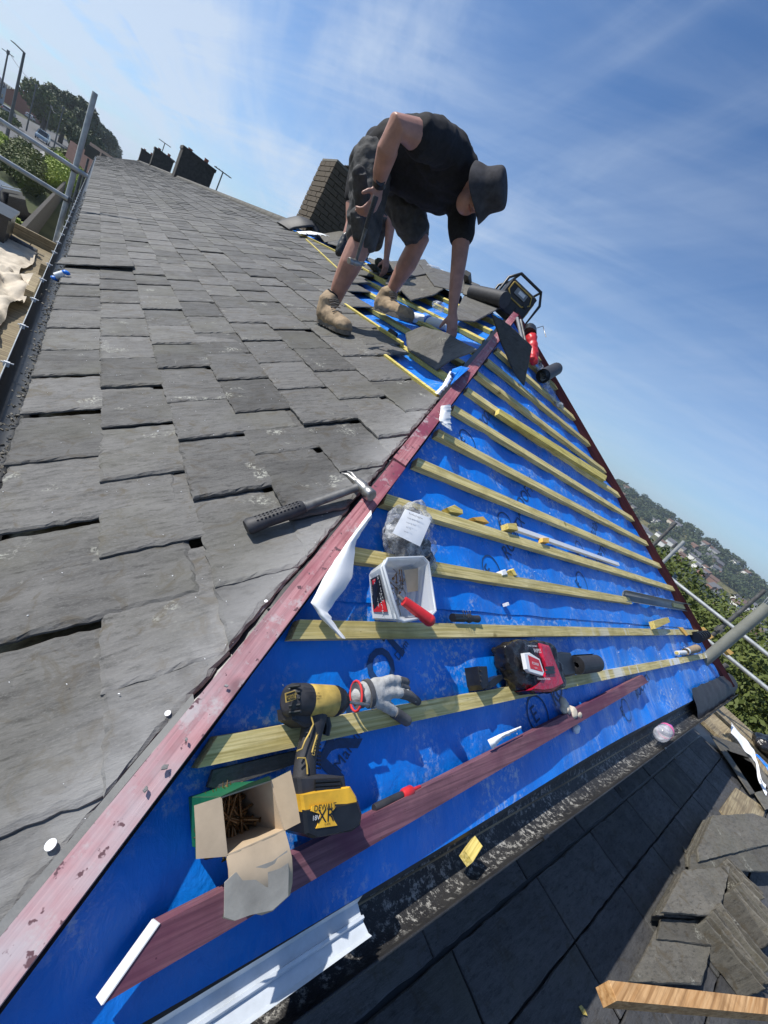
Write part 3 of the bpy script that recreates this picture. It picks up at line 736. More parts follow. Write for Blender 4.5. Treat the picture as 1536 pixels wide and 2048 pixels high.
# tan boards showing between
def board(name, pts, th, lab, mat='board', grp=None, cat='board'):
    g = G(); zc = pts[0][2]; g.prism([(p[0],p[1]) for p in pts], zc-th, zc, inset=.002); return tag(g.build(name, M[mat]), lab, cat, grp)
sc = 'scaffold boards around the hipped end'
board('scaffold_board', [(6.30,.60,zt),(6.30,-.75,zt),(6.54,-.75,zt),(6.54,.60,zt)], .038, 'scaffold board with debris just beyond the gutter end', grp=sc)
board('scaffold_board', [(7.15,1.0,zt),(7.15,-2.6,zt),(7.80,-2.6,zt),(7.80,1.0,zt)], .038, 'weathered outer scaffold board next to the green tree', grp=sc)
board('scaffold_board', [(6.57,1.0,zt-.03),(6.57,-2.6,zt-.03),(7.12,-2.6,zt-.03),(7.12,1.0,zt-.03)], .038, 'sandy scaffold board under the white sheet', grp=sc)
board('plywood_piece', [tuple(atz(px,py,zt+.012)) for px,py in ((1472,1575),(1532,1618),(1520,1655),(1455,1640),(1440,1620))], .012, 'sunlit tan plywood piece above the pile of slates', 'board', cat='plywood')
g = G(); vs = []
for i in range(25):
    t = i/24
    for k in range(5): q = k/4; p = atz(1462+80*t+10*math.sin(t*5), 1466+120*t-22*q+6*math.sin(t*8), zt+.05); vs.append((p.x, p.y, p.z+.02*noise.noise(V((t*6,q*2,0)))))
g.add(vs, [(i*5+k, (i+1)*5+k, (i+1)*5+k+1, i*5+k+1) for i in range(24) for k in range(4)], 0, True)
tag(g.build('plastic_sheet', M['paper']), 'crumpled white sheet trailing over the boards at the right edge', 'sheet')
g = G(); p0, p1 = atz(1516,1512,zt+.06), atz(1556,1570,zt+.06); g.tube([p0, (p0+p1)/2+V((0,0,.02)), p1], [(.012,.03),(.015,.04),(.012,.03)], 8)
tag(g.build('underlay_scrap', M['blue']), 'blue underlay scrap lying on the white sheet', 'scrap')
o = blob('bin_bag', [('b', tuple(atz(1545,1500,zt+.08)), (.30,.22,.10))], M['blackfilm'], vox=.02, smooth=2, disp=.03, dsc=9); tag(o, 'shiny black bag slumped on the outer boards', 'bag')
# ------------------------------------------------------------------ scaffold at the right
def tubeobj(name, a, b, r, mat, lab, grp, fittings=()):
    t = thing(name, lab, 'scaffold tube', Matrix.Translation(a), grp)
    g = G(); d = V(b)-V(a); g.tube([(0,0,0), d], r, 14, cap=False); g.tube([d, (0,0,0)], r*.86, 14, cap=False)
    g.build('tube', mat, t)
    for f in fittings:
        q = d*f; g = G(); g.box((q.x-.04,q.y-.04,q.z-.035),(q.x+.04,q.y+.04,q.z+.035)); g.tube([(q.x-.06,q.y,q.z),(q.x+.06,q.y,q.z)], .012, 8); g.build('coupler', M['coupler'], t)
    return t
SG = 'scaffold tubes around the hipped end'
tubeobj('scaffold_tube', (6.6,1.79,-3), (6.6,1.79,.145), .024, M['coupler'], 'dark upright scaffold tube, upper of the two against the hillside', SG)
tubeobj('scaffold_tube', (6.6,1.555,-3), (6.6,1.555,.007), .024, M['tube'], 'pale upright scaffold tube, lower of the two against the hillside', SG)
tubeobj('scaffold_tube', (6.6,1.6,-.475), (6.6,-1.5,-.53), .024, M['tube'], 'upper sloping scaffold rail in front of the green tree', SG)
tubeobj('scaffold_tube', (6.6,.75,-.80), (6.6,-1.6,-.79), .024, M['tube'], 'lower scaffold rail in front of the green tree', SG)
tubeobj('scaffold_tube', (6.63,.60,-3), (6.63,.60,.06), .024, M['coupler'], 'dark upright scaffold tube behind the thick vent pipe', SG, (.78,))
tubeobj('scaffold_tube', (5.45,.30,-1.3), (5.45,.24,-.72), .024, M['coupler'], 'short dark scaffold tube at the gutter corner', SG)
# vent pipe
bp = onp(FH, 1412, 1318, -.02)
vp = thing('vent_pipe', 'thick olive-grey vent pipe rising through the blue underlay at the right', 'pipe', Matrix.Translation(bp))
g = G(); H_ = .66; g.tube([(0,0,-.12),(0,0,H_)], .045, 24, cap=False); g.tube([(0,0,H_),(0,0,-.1)], .040, 24, cap=False)
g.add([(.045*math.cos(a_*math.pi/12), .045*math.sin(a_*math.pi/12), H_) for a_ in range(24)]+[(.040*math.cos(a_*math.pi/12), .040*math.sin(a_*math.pi/12), H_) for a_ in range(24)], [(i, (i+1)%24, 24+(i+1)%24, 24+i) for i in range(24)])
g.build('pipe', M['pipe'], vp)
for k in range(10):
    g = G(); a_ = k*math.pi/5; g.tube([(.042*math.cos(a_),.042*math.sin(a_),H_-.01),(.05*math.cos(a_),.05*math.sin(a_),H_+.05),(.0,.0,H_+.085)], .003, 5); g.build('cage_wire', M['tube'], vp)
# ------------------------------------------------------------------ left scaffold and its platform
SL = 'scaffold tubes beside the left eaves'
def tl(a, b, mat, lab, f=(), r=.024): return tubeobj('scaffold_tube', a, b, r, mat, lab, SL, f)
st_ = tl((-.17,8.0,-2.2), (-.17,8.0,.47), M['tube'], 'tall upright scaffold tube at the left eaves with two rails clamped to it', (.667,.528), .030)
tl((-2.6,7.95,-.36), (-.03,7.95,-.41), M['tube'], 'upper guard rail of the left scaffold', (), .027)
tl((-2.6,7.95,-.70), (-.16,7.95,-.78), M['tube'], 'lower guard rail of the left scaffold', (), .027)
tl((-.14,11.0,-2.2), (-.14,11.0,-.55), M['coupler'], 'short dark scaffold tube farther along the left eaves', ())
tl((-.12,15.5,-2.2), (-.14,15.5,-.42), M['coupler'], 'farthest scaffold tube along the left eaves', ())
g = G(); g.box((-.62,7.93,-1.60),(-.13,7.97,-1.37)); tag(g.build('toe_board', M['board']), 'brown toe board on edge at the foot of the left scaffold', 'board')
LB = 'scaffold boards of the left platform'
for k in range(6):
    x1 = -.16-k*.235; o = board('scaffold_board', [(x1-.225,1.2,-1.5-.004*(k%2)),(x1,1.2,-1.5-.004*(k%2)),(x1,7.9,-1.5-.004*(k%2)),(x1-.225,7.9,-1.5-.004*(k%2))], .038,
        ['pale scaffold board next to the left gutter','second scaffold board from the left gutter','third scaffold board from the left gutter, under the dust sheet','outer scaffold board partly under the sheet','outer scaffold board of the left platform','outermost scaffold board of the left platform'][k], grp=LB)
def sheet(name, x0, x1, y0, y1, z, amp, lab, seed):
    g = G(); vs = []; nx, ny = 50, 70
    for i in range(nx+1):
        for j in range(ny+1):
            x = x0+(x1-x0)*i/nx; y = y0+(y1-y0)*j/ny; q = V((x*4, y*1.6, seed)); f = abs(noise.noise(q))+.6*abs(noise.noise(q*2.3))+.3*abs(noise.noise(q*5))
            wob = .06*noise.noise(V((y*2,seed,x*2)))
            vs.append((x+wob, y+.1*noise.noise(V((x*3,seed,0))), z+.008+amp*f))
    g.add(vs, [(i*(ny+1)+j, (i+1)*(ny+1)+j, (i+1)*(ny+1)+j+1, i*(ny+1)+j+1) for i in range(nx) for j in range(ny)], 0, True)
    return tag(g.build(name, M['canvas']), lab, 'dust sheet')
sheet('dust_sheet', -1.4, -.24, 3.9, 5.9, -1.5, .14, 'crumpled beige dust sheet on the near part of the left platform', 1)
sheet('dust_sheet', -1.5, -.30, 5.6, 7.3, -1.49, .05, 'flat beige dust sheet farther along the left platform', 5)
g = G(); g.box((-.95,6.9,-1.49),(-.56,7.6,-1.20)); g.box((-.98,6.88,-1.20),(-.54,7.63,-1.17)); tag(g.build('storage_crate', M['black_plastic']), 'black crate on the left platform against the toe board', 'crate')
g = G(); g.tube([(-.30,7.3,-1.47),(-.55,7.35,-1.46)], .045, 10); tag(g.build('paint_tin', M['coupler']), 'dark tin lying by the toe board', 'tin')
g = G(); g.box((-.20,6.2,-1.5),(-.15,6.9,-1.33)); tag(g.build('board_offcut', M['board']), 'board offcut standing on edge between far dust sheet and gutter', 'offcut', 'board offcuts by the left gutter')
g = G(); g.box((-.22,5.1,-1.5),(-.16,5.8,-1.36)); tag(g.build('board_offcut', M['board']), 'board offcut standing on edge beside the crumpled near dust sheet', 'offcut', 'board offcuts by the left gutter')
p = aty(121, 551, 3.75); g = G(); g.tube([p+V((-.03,0,-.03)), p+V((.0,0,.03))], .035, 14); t = thing('tape_roll', 'white roll with blue ends caught at the left slate edge', 'roll', Matrix.Translation(p))
g = G(); g.tube([(-.022,0,-.02),(.014,0,.02)], .022, 14); g.build('roll', M['white'], t)
for k, z in enumerate((-.034,.034)): g = G(); g.ball((0,0,0), (.024,.022,.014), 8); g.build('end_wrap', M['blue'], t, Matrix.Translation((z*.7,0,z)))
# odd slates laid on the roof edge near the tape
quad_slate('loose_slate', [FM @ V((s,y,.016)) for s,y in ((-.05,4.05),(.44,4.02),(.44,4.24),(-.03,4.30))], .010, 'long pale slate lying loose across the courses near the left eaves', 'single loose slates on the roof', mat='slate')
# ------------------------------------------------------------------ ground, road, street
g = G(); zg = -5.6
def terr(x, y):
    z = zg
    if x > 12: z -= min(1, (x-12)/120)**1.0*34
    if x > 380:
        d = x-380; az = y/max(x,1); top = 38+ (x*.0)+ 45*min(1.1, max(0, (az-.03)/.42)) if True else 0
        z += min(1, d/330)**1.25*(34+5.6+ (x if x < 720 else 720)*.0 + 720*max(.0, .0235*min(1,max(0,(az-.06)/.12))**.7))
    return z+ (1.6*noise.noise(V((x*.02, y*.02, 0)))+.6*noise.noise(V((x*.07,y*.07,0))) if abs(x) > 40 else 0)
vs = []; xs = sorted(set([-900,-600,-400,-250,-160,-100,-60,-40,-25,-12,-6,0,6,12,20,30,45,60,80,100,130,160,200,250,300,340]+[380+i*16 for i in range(30)]+[900,1100,1500,2500])); ysl = [-2500,-1500,-800,-500]+[-340+i*22 for i in range(44)]+[700,900,1300,2500]
for x in xs:
    for y in ysl: vs.append((x, y, terr(x, y)))
ny = len(ysl); g.add(vs, [(i*ny+j, (i+1)*ny+j, (i+1)*ny+j+1, i*ny+j+1) for i in range(len(xs)-1) for j in range(ny-1)], 0, True)
m = Mt('hillside_grass', .95, .2); c = m.mix(m.noise(.012, detail=6, lo=.42, hi=.6, co=m.pos()), (.045,.06,.025), (.17,.15,.065)); c = m.mix(m.noise(.25, detail=5, lo=.5, hi=.62, co=m.pos()), c, (.03,.04,.018)); m.col(c); M['ground'] = m.m
tag(g.build('ground', M['ground']), 'grassy ground falling to the valley and rising into the far hillside', kind='structure')
m = Mt('asphalt', .85); m.col(m.mix(m.noise(2, detail=6, lo=.35, hi=.65, co=m.pos()), (.075,.075,.078), (.12,.12,.12))); M['asphalt'] = m.m
M['conc'] = simple('pavement_concrete', (.30,.29,.27), .9, .15, 2, .2)
M['paint'] = simple('road_paint', (.7,.7,.68), .8, .1, 5, 0)
def strip2(name, pts, z, mat, lab=None):
    g = G(); g.add([(p[0],p[1],z) for p in pts], [tuple(range(len(pts)))]); o = g.build(name, M[mat]); return tag(o, lab, kind='structure')
strip2('road', [(-8.5,20),(-6.6,60),(-6.2,110),(-5,170),(-3,260),(-12,260),(-19,170),(-21,110),(-22,60),(-24,20)], zg+.06, 'asphalt', 'grey street climbing away past the parked cars')
g = G(); 
for pts in ([(-8.3,20),(-6.4,60),(-6.0,110),(-4.8,170),(-3.6,170),(-4.6,110),(-4.8,60),(-6.3,20)], [(-21.2,110),(-22.2,60),(-25,60),(-23.4,110)]):
    g.prism(pts, zg, zg+.18)
tag(g.build('pavement', M['conc']), 'pale pavement along the street', kind='structure')
g = G()
for k in range(3): g.box((-10.5+k*1.5,66+k*1.5,zg+.064),(-9.5+k*1.5,74+k,zg+.068))
tag(g.build('road_marking', M['paint']), 'white road markings by the kerb', kind='structure')
# cars
def car(x, y, rot, col, lab, kind=0, sc_=1.0, grp='cars on the street'):
    t = thing('parked_car', lab, 'car', Matrix.Translation((x,y,zg+.06)) @ Matrix.Rotation(rot,4,'Z') @ Matrix.Scale(sc_,4), grp)
    L_, W_ = 4.3, .88; pm = simple('car_paint', col, .25, .05, 3, 0, .001, .6)
    hh = 1.45 if kind == 0 else 1.75
    prof = [(-L_/2,.35),(-L_/2,.85),(-L_/2+.15,.95),(-L_/2+.35,hh-.12) if kind else (-L_/2+.5,hh-.1),(-L_/2+.7,hh),(.55,hh),(1.15,.98),(2.0,.84),(2.15,.6),(2.15,.35)]
    g = G(); n_ = len(prof); vs = []
    for yy, q in ((-W_,0),(-W_*.98,1),(W_*.98,1),(W_,0)):
        for (px_, pz) in prof: ins = .16*max(0, (pz-.95)/.5); vs.append((px_, yy*(1-ins) if q else yy*(1-ins), pz if q == 0 else pz))
    g.add(vs, [(k*n_+i, k*n_+(i+1)%n_, (k+1)*n_+(i+1)%n_, (k+1)*n_+i) for k in range(3) for i in range(n_)]+[tuple(range(n_))[::-1], tuple(3*n_+i for i in range(n_))]); g.build('body', pm, t)
    for sgn in (-1,1):
        g = G(); yy = W_*.93*sgn; z0, z1 = .98, hh-.10
        g.add([(-1.45,yy*1.0,z0),(.95,yy*1.0,z0),(.5,yy*.90,z1),(-1.3,yy*.90,z1)], [(0,1,2,3)] if sgn < 0 else [(3,2,1,0)]); g.v = [(a_[0],a_[1]+sgn*.075,a_[2]) for a_ in g.v]; g.build('side_window', M['glass'], t)
    g = G(); g.add([(1.17,-.70,1.0),(1.17,.70,1.0),(.60,.62,hh-.04),(.60,-.62,hh-.04)], [(0,1,2,3)]); g.v = [(a_[0]+.02,a_[1],a_[2]+.02) for a_ in g.v]; g.build('windscreen', M['glass'], t)
    g = G(); g.add([(-2.0,-.68,1.0),(-2.0,.68,1.0),(-1.72,.6,hh-.12),(-1.72,-.6,hh-.12)], [(3,2,1,0)]); g.v = [(a_[0]-.06,a_[1],a_[2]) for a_ in g.v]; g.build('rear_window', M['glass'], t)
    for wx in (-1.35,1.3):
        for sgn in (-1,1):
            w0 = G(); w0.tube([(wx,sgn*.72,.32),(wx,sgn*.90,.32)], .32, 16); wo_ = w0.build('wheel', M['rubber'], t); w1 = G(); w1.tube([(wx,sgn*.89,.32),(wx,sgn*.915,.32)], .19, 12); w1.build('rim', M['tube'], wo_)
    for sgn in (-1,1):
        g = G(); g.box((2.10,sgn*.62-.17,.62),(2.17,sgn*.62+.17,.76)); g.build('headlight', M['white'], t)
        g = G(); g.box((-2.18,sgn*.7-.12,.75),(-2.13,sgn*.7+.12,.95)); g.build('tail_light', M['red'], t)
    if kind:
        g = G(); 
        for sgn in (-1,1): g.tube([(-1.6,sgn*.62,hh+.08),(.4,sgn*.62,hh+.08)], .03, 6)
        g.build('roof_rack', M['tube'], t)
    return t
car(-8.3, 128, -1.62, (.28,.36,.42), 'pale blue-grey van coming down the street, nearest of the moving cars', 1, 1.05)
car(-17.5, 140, 1.5, (.05,.05,.055), 'dark car parked at the far kerb, second from the left edge', 1)
car(-15.6, 148, 1.5, (.28,.28,.29), 'silver car parked last in the row at the far kerb')
car(-19.5, 134, 1.5, (.06,.02,.02), 'dark red car at the left edge of the photo', 1)
car(-17.8, 215, 1.45, (.45,.46,.48), 'light car parked in front of the dark tree line')
car(-16.2, 232, 1.45, (.03,.03,.035), 'farthest dark car under the tall trees')
car(-3.0, 30, 1.35, (.03,.033,.045), 'dark estate car with roof rails on the drive below the scaffold', 1, 1.0, 'cars on the drive')
car(-4.6, 24, 1.3, (.02,.02,.02), 'black car partly behind the scaffold rail on the drive', 0, 1.0, 'cars on the drive')
# foliage
def leafmat(name, a, b, c_):
    m = Mt(name, .65, .3); n = m.noise(1.1, detail=3, lo=.35, hi=.65, co=m.pos()); n2 = m.noise(9, detail=2, lo=.35, hi=.65, co=m.pos())
    m.col(m.mix(n2, m.mix(n, a, b), c_)); return m.m
M['leaf'] = leafmat('tree_leaves', (.05,.07,.014), (.13,.15,.035), (.075,.10,.02))
M['leafd'] = leafmat('dark_tree_leaves', (.032,.05,.018), (.075,.095,.035), (.045,.066,.022))
M['leafh'] = leafmat('hedge_leaves', (.16,.21,.02), (.36,.44,.06), (.24,.31,.035))
M['bark'] = simple('bark', (.07,.055,.04), .95, .3, 6, .6, .02)
def leaves(name, blobs, count, size, mat, parent=None, M_=None, seed=1, flat=1):
    r_ = np.random.default_rng(seed); vol = np.array([b[1][0]*b[1][1]+b[1][1]*b[1][2] for b in blobs]); pr = vol/vol.sum()
    idx = r_.choice(len(blobs), count, p=pr); c = np.array([b[0] for b in blobs])[idx]; rad = np.array([b[1] for b in blobs])[idx]
    d = r_.normal(size=(count,3)); d /= np.linalg.norm(d, axis=1)[:,None]; rr_ = r_.uniform(.35,1.06,count)**.45
    p = c+d*rad*rr_[:,None]
    u = r_.normal(size=(count,3)); u /= np.linalg.norm(u,axis=1)[:,None]; w_ = np.cross(u, d+.3*r_.normal(size=(count,3))); w_ /= np.linalg.norm(w_,axis=1)[:,None]+1e-9
    sz = size*r_.uniform(.6,1.4,count)[:,None]; u = u*sz; w_ = w_*sz*.55
    vs_ = np.stack([p-u, p-w_, p+u, p+w_], 1).reshape(-1,3); me = bpy.data.meshes.new(name)
    me.vertices.add(count*4); me.vertices.foreach_set('co', vs_.ravel()); me.loops.add(count*4); me.loops.foreach_set('vertex_index', np.arange(count*4)); me.polygons.add(count)
    me.polygons.foreach_set('loop_start', np.arange(count)*4); me.update(calc_edges=True); me.materials.append(mat); return link(name, me, parent, M_)
def tree(x, y, z0, h, rad, lab, grp, n_=5000, size=.14, mat='leaf', seed=1, nb=16, flat=.8):
    t = thing('tree', lab, 'tree', Matrix.Translation((x,y,z0)), grp); r_ = random.Random(seed)
    g = G(); g.tube([(0,0,-.5),(.1,0,h*.35),(0,.1,h*.7)], [rad*.09,rad*.07,rad*.03], 8)
    for k in range(5):
        a_ = k*1.3; g.tube([(0,0,h*(.3+.06*k)),(math.cos(a_)*rad*.6,math.sin(a_)*rad*.6,h*(.5+.08*k))], [rad*.04,rad*.015], 6)
    g.build('trunk', M['bark'], t); bl = []
    for k in range(nb):
        a_ = r_.random()*6.28; q = r_.random()**.5*rad*.72; zz_ = h*(.42+.46*r_.random()); f = rad*r_.uniform(.26,.46)*(1.15-.5*abs(zz_/h-.6)); bl.append(((math.cos(a_)*q, math.sin(a_)*q, zz_), (f,f,f*flat)))
    bl.append(((0,0,h*.86),(rad*.36,rad*.36,h*.13))); leaves('crown', bl, n_, size, M[mat], t, None, seed); return t
RT = 'green trees close beyond the scaffold at the right'
for i, (x, y, top, rad, lab) in enumerate(((14,1.2,-.75,3.2,'nearest leafy green tree filling the gap behind the scaffold rails'),(13,-2.6,-1.6,3.2,'leafy tree at the right edge under the lower scaffold rail'),(17,5.0,-.55,3.0,'green tree rising behind the far hip board'),(21,-.5,-1.2,3.6,'broad green tree behind the nearest tree'),(12.5,-6.2,-2.2,3.2,'shrubby tree below the outer scaffold board'),(26,3.5,-1.6,3.8,'farther green tree between roof and valley'))):
    tree(x, y, -6.5, top+6.5, rad, lab, RT, 46000 if i < 2 else 26000, .058 if i < 2 else .08, 'leaf', 30+i, 22)
LT = 'tall dark trees along the left side of the street'
for i, (x, y, h, rad, mt_, lab) in enumerate(((-11.2,165,9.2,6,'leaf','lighter green tree, leftmost of the tall tree line'),(-8.2,180,12.5,6.5,'leafd','dark tree right of the lighter green one'),(-5.6,168,12.8,5.0,'leafd','tallest dark tree behind the telegraph pole'),(-5.5,205,12,6,'leafd','dark tree just left of the tall scaffold tube'),(-2.2,215,11.5,6,'leafd','dark tree just right of the tall scaffold tube'),(-.8,260,9.5,7,'leafd','lower dark tree sloping towards the roof end'),(-15.5,250,10,7,'leafd','distant tree behind the street houses'),(2.5,330,10,8,'leafd','farthest low tree above the terrace end'),(-2.5,128,6.6,3.6,'leafd','bushy dark tree beside the end of the terrace'))):
    tree(x, y, zg, h, rad, lab, LT, 7000, .42, mt_, 60+i, 14)
HG = 'garden hedges and shrubs on the left'
for i, (x, y, rx, ry, hz, n_, lab) in enumerate(((-6.9,58,2.0,5,1.5,9000,'bright green clipped hedge below the upper guard rail'),(-3.9,52,1.8,8,2.4,12000,'long green hedge left of the tall scaffold tube'),(-2.1,60,1.5,12,2.6,12000,'green hedge right of the tall scaffold tube by the roof edge'),(-5.4,36,1.6,3,1.1,6000,'low bright hedge above the parked estate car'),(-3.2,84,1.5,8,2.4,7000,'feathery shrub beside the pavement'),(-14,110,3,16,1.4,7000,'roadside hedge in front of the street houses'),(-2.0,26,.5,.8,1.2,2500,'small yellow-green shrub beside the estate car'))):
    t = thing('hedge', lab, 'hedge', Matrix.Translation((x,y,zg)), HG); g = G(); g.tube([(0,0,0),(0,0,hz*.8)], .1, 6); g.build('stem', M['bark'], t)
    r_ = random.Random(i); bl = [((r_.uniform(-rx,rx)*.6, r_.uniform(-ry,ry)*.85, hz*r_.uniform(.4,.8)), (rx*.5, ry*.3, hz*.38)) for _ in range(12)]
    leaves('foliage', bl, n_, .10 if y < 70 else .2, M['leafh' if i in (0,2,3,6) else 'leaf'], t, None, 90+i)
# garden wall and dark fence between drives
g = G(); g.box((-1.6,20,zg),(-1.45,62,zg+1.5)); tag(g.build('garden_wall', M['darkbrick']), 'dark garden wall running beside the terrace', 'wall')
# street houses at the top left
def gable(name, x, y, rot, w_, d_, h, lab, wall, roof, grp, z=zg):
    t = thing(name, lab, 'house', Matrix.Translation((x,y,z)) @ Matrix.Rotation(rot,4,'Z'), grp)
    g = G(); g.box((-w_/2,-d_/2,-6),(w_/2,d_/2,h)); g.add([(-w_/2,-d_/2,h),(-w_/2,d_/2,h),(-w_/2,0,h+d_*.32)], [(0,1,2)]); g.add([(w_/2,-d_/2,h),(w_/2,d_/2,h),(w_/2,0,h+d_*.32)], [(0,1,2)]); g.build('wall', wall, t)
    g = G(); e_ = .3; hr = d_*.32+.05
    for sgn in (-1,1): g.add([(-w_/2-e_,sgn*(d_/2+e_),h-.18),(w_/2+e_,sgn*(d_/2+e_),h-.18),(w_/2+e_,0,h+hr),(-w_/2-e_,0,h+hr)], [(0,1,2,3)])
    ro = g.build('roof', roof, t); g = G(); g.box((w_*.3,-.4,h+hr-.8),(w_*.3+1,.4,h+hr+1)); g.build('chimney', M['darkbrick'], ro)
    for k in range(max(2, int(w_/3))):
        for zz_ in (1.2, 3.8):
            g = G(); xx = -w_/2+1.2+k*3
            for sgn in (-1,1): g.box((xx,sgn*(d_/2+.01)-.02,zz_),(xx+1.3,sgn*(d_/2+.01)+.02,zz_+1.1))
            g.build('window', M['glass'], t)
    return t
SH = 'houses across the street'
gable('street_house', -26.5, 185, 1.50, 20, 8, 4.6, 'pale rendered house at the top left behind the lamp post', simple('pale_render', (.42,.46,.50), .9, .1, 1, 0), M['slate_dark'], SH)
gable('street_house', -20.5, 228, 1.50, 16, 8, 3.6, 'brown brick house right of the lamp post', M['clay'], M['slate_dark'], SH)
gable('street_house', 1.2, 75, 0, 7, 8, 1.6, 'red-brown roofed house just beyond the end of the terrace', M['clay'], simple('red_tiles', (.13,.07,.055), .9, .2, 2, .2), 'houses beyond the terrace')
gable('street_house', 3.2, 90, 0, 8, 8, 2.6, 'farther house with a brown roof beyond the terrace', M['clay'], simple('brown_tiles', (.10,.075,.06), .9, .2, 2, .2), 'houses beyond the terrace')
# poles
def pole(x, y, z1, lab, arm=None, r0=.10, name='telegraph_pole', cat='pole'):
    t = thing(name, lab, cat, Matrix.Translation((x,y,zg)), 'poles along the street'); g = G(); H = z1-zg; g.tube([(0,0,0),(0,0,H)], [r0,r0*.6], 10); g.build('post', M['coupler'], t)
    if arm: g = G(); g.tube([(0,0,H-.05),(arm[0],arm[1],H+arm[2])], [.07,.05], 8); g.tube([(arm[0],arm[1],H+arm[2]),(arm[0]*1.4,arm[1]*1.4,H+arm[2]*1.15)], [(.06,.12),(.04,.10)], 8); g.build('lamp_arm', M['coupler'], t)
    else: g = G(); g.tube([(0,0,H-.5),(0,0,H+.05)], .18, 8); g.box((-.7,-.05,H-.35),(.7,.05,H-.25)); g.build('cross_arm', M['coupler'], t)
    return t
pole(-7.15, 70, 3.2, 'tall street lamp with a bent arm at the top left', (-.75,.1,.12), .17, 'street_lamp', 'street lamp')
pole(-12.9, 110, 3.85, 'telegraph pole at the far top left corner', None, .16)
pole(-10.9, 130, 2.6, 'telegraph pole between the street lamp and the trees', None, .14)
pole(-6.0, 118, 1.9, 'pale pole standing in front of the tallest tree', None, .12)
pole(-8.4, 132, 1.0, 'thin pale pole in front of the lighter green tree', None, .10)
def wire(a, b, sag, lab):
    a, b = V(a), V(b); g = G(); g.tube([a+(b-a)*t+V((0,0,-4*sag*t*(1-t))) for t in [i/14 for i in range(15)]], .03, 4); tag(g.build('overhead_wire', M['coupler']), lab, 'wire')
wire((-12.9,110,3.8), (-10.9,130,2.6), .5, 'overhead wire between the two leftmost telegraph poles')
wire((-8.4,132,1.0), (-6.0,118,1.9), 1.2, 'sagging wire in front of the dark trees')
# ------------------------------------------------------------------ far hillside: town and woods
hw = G(); hw.box((-4,-3,-3),(4,3,4.5)); hw.add([(-4.3,-3.4,4.3),(4.3,-3.4,4.3),(4.3,0,6.8),(-4.3,0,6.8),(-4.3,3.4,4.3),(4.3,3.4,4.3)], [(0,1,2,3),(3,2,5,4)], 1)
wm = [simple('far_wall_'+n, c, .9, .1, .1, 0) for n, c in (('white',(.68,.67,.63)),('cream',(.45,.40,.32)),('brick',(.24,.13,.09)),('grey',(.30,.30,.30)))]
rm = [simple('far_roof_'+n, c, .9, .1, .1, 0) for n, c in (('slate',(.10,.10,.11)),('brown',(.13,.08,.06)))]
hm = []
for a_ in wm:
    for b_ in rm: hm.append(hw.mesh('hillside_house', [a_, b_]))
r_ = random.Random(44); n_ = 0
while n_ < 240:
    x = 330+r_.random()*390; az = r_.uniform(-.20,.42); y = az*x+r_.uniform(-3,3)
    row = round((x-330)/26)*26+330; x = row+r_.uniform(-4,4)
    if x > 620 and r_.random() < .75: continue
    if noise.noise(V((x*.012,y*.014,2))) < -.08: continue
    s_ = r_.uniform(.8,1.25); o = link('hillside_house', hm[r_.choice((0,0,1,2,3,4,4,5,6,6,7))], None, Matrix.Translation((x,y,terr(x,y))) @ Matrix.Rotation(r_.gauss(1.5,.4),4,'Z') @ Matrix.Scale(s_,4))
    tag(o, 'small house of the hillside town across the valley', 'house', 'houses of the hillside town'); n_ += 1
def woods(name, n_, fn, size, seed, lab):
    r_ = np.random.default_rng(seed); bl = []; rq = random.Random(seed)
    while len(bl) < n_:
        p = fn(rq)
        if p is None: continue
        x, y, s_ = p; bl.append(((x, y, terr(x,y)+s_*.55), (s_,s_,s_*.85)))
    o = leaves(name, bl, n_*60, size, M['leafd'], None, None, seed); return tag(o, lab, kind='stuff')
def wf(q):
    x = q.uniform(300,735); y = q.uniform(-.25,.5)*x
    if noise.noise(V((x*.012,y*.012,7))) < -.12 and x < 640: return None
    return x, y, q.uniform(3,6.5)
woods('woodland', 1500, wf, 1.5, 8, 'dark woods between the houses of the far hillside')
for i in range(26):
    az = .07+.37*i/26+r_.uniform(-.004,.004); x = 715+r_.uniform(-12,15); y = az*x; s_ = r_.uniform(2.5,6)
    t = thing('hilltop_tree', 'small round tree on the skyline of the far hill', 'tree', Matrix.Translation((x,y,terr(x,y))), 'trees on the skyline of the hill')
    g = G(); g.tube([(0,0,-1),(0,0,s_*.8)], .4, 6); g.build('trunk', M['bark'], t); leaves('crown', [((0,0,s_*.9),(s_,s_,s_*.8)),((s_*.5,s_*.4,s_*.6),(s_*.6,s_*.6,s_*.5))], 350, .9, M['leafd'], t, None, 200+i)
# ------------------------------------------------------------------ things lying on the hipped end
def P(px, py, n=0): return V((*hl(px, py, n), n))
def PM(px, py, n=0): return V((*ml(px, py, n), n))
class Item:
    def __init__(s, name, lab, cat, px, py, grp=None, frm=None, n=0):
        s.fr = FH if frm is None else frm; p = (P if frm is None else PM)(px, py, n); s.L = Matrix.Translation((-p.x, -p.y, 0))
        s.t = thing(name, lab, cat, s.fr @ Matrix.Translation((p.x, p.y, 0)), grp)
    def part(s, name, g, mat, parent=None): return g.build(name, mat, parent or s.t, s.L if parent is None else None)
    def text(s, name, body, size, org, xd, mat, parent=None, up=(0,0,1), align='CENTER'):
        org = V(org); x = (V(xd)-org).normalized(); z = V(up); y = z.cross(x).normalized(); z = x.cross(y)
        o = text(name, body, size, s.L @ mtx(org, x, y, z) if parent is None else mtx(org, x, y, z), mat, parent or s.t, align=align); return o
def pp(lst, n): return [tuple(hl(x, y, n)) for x, y in lst]
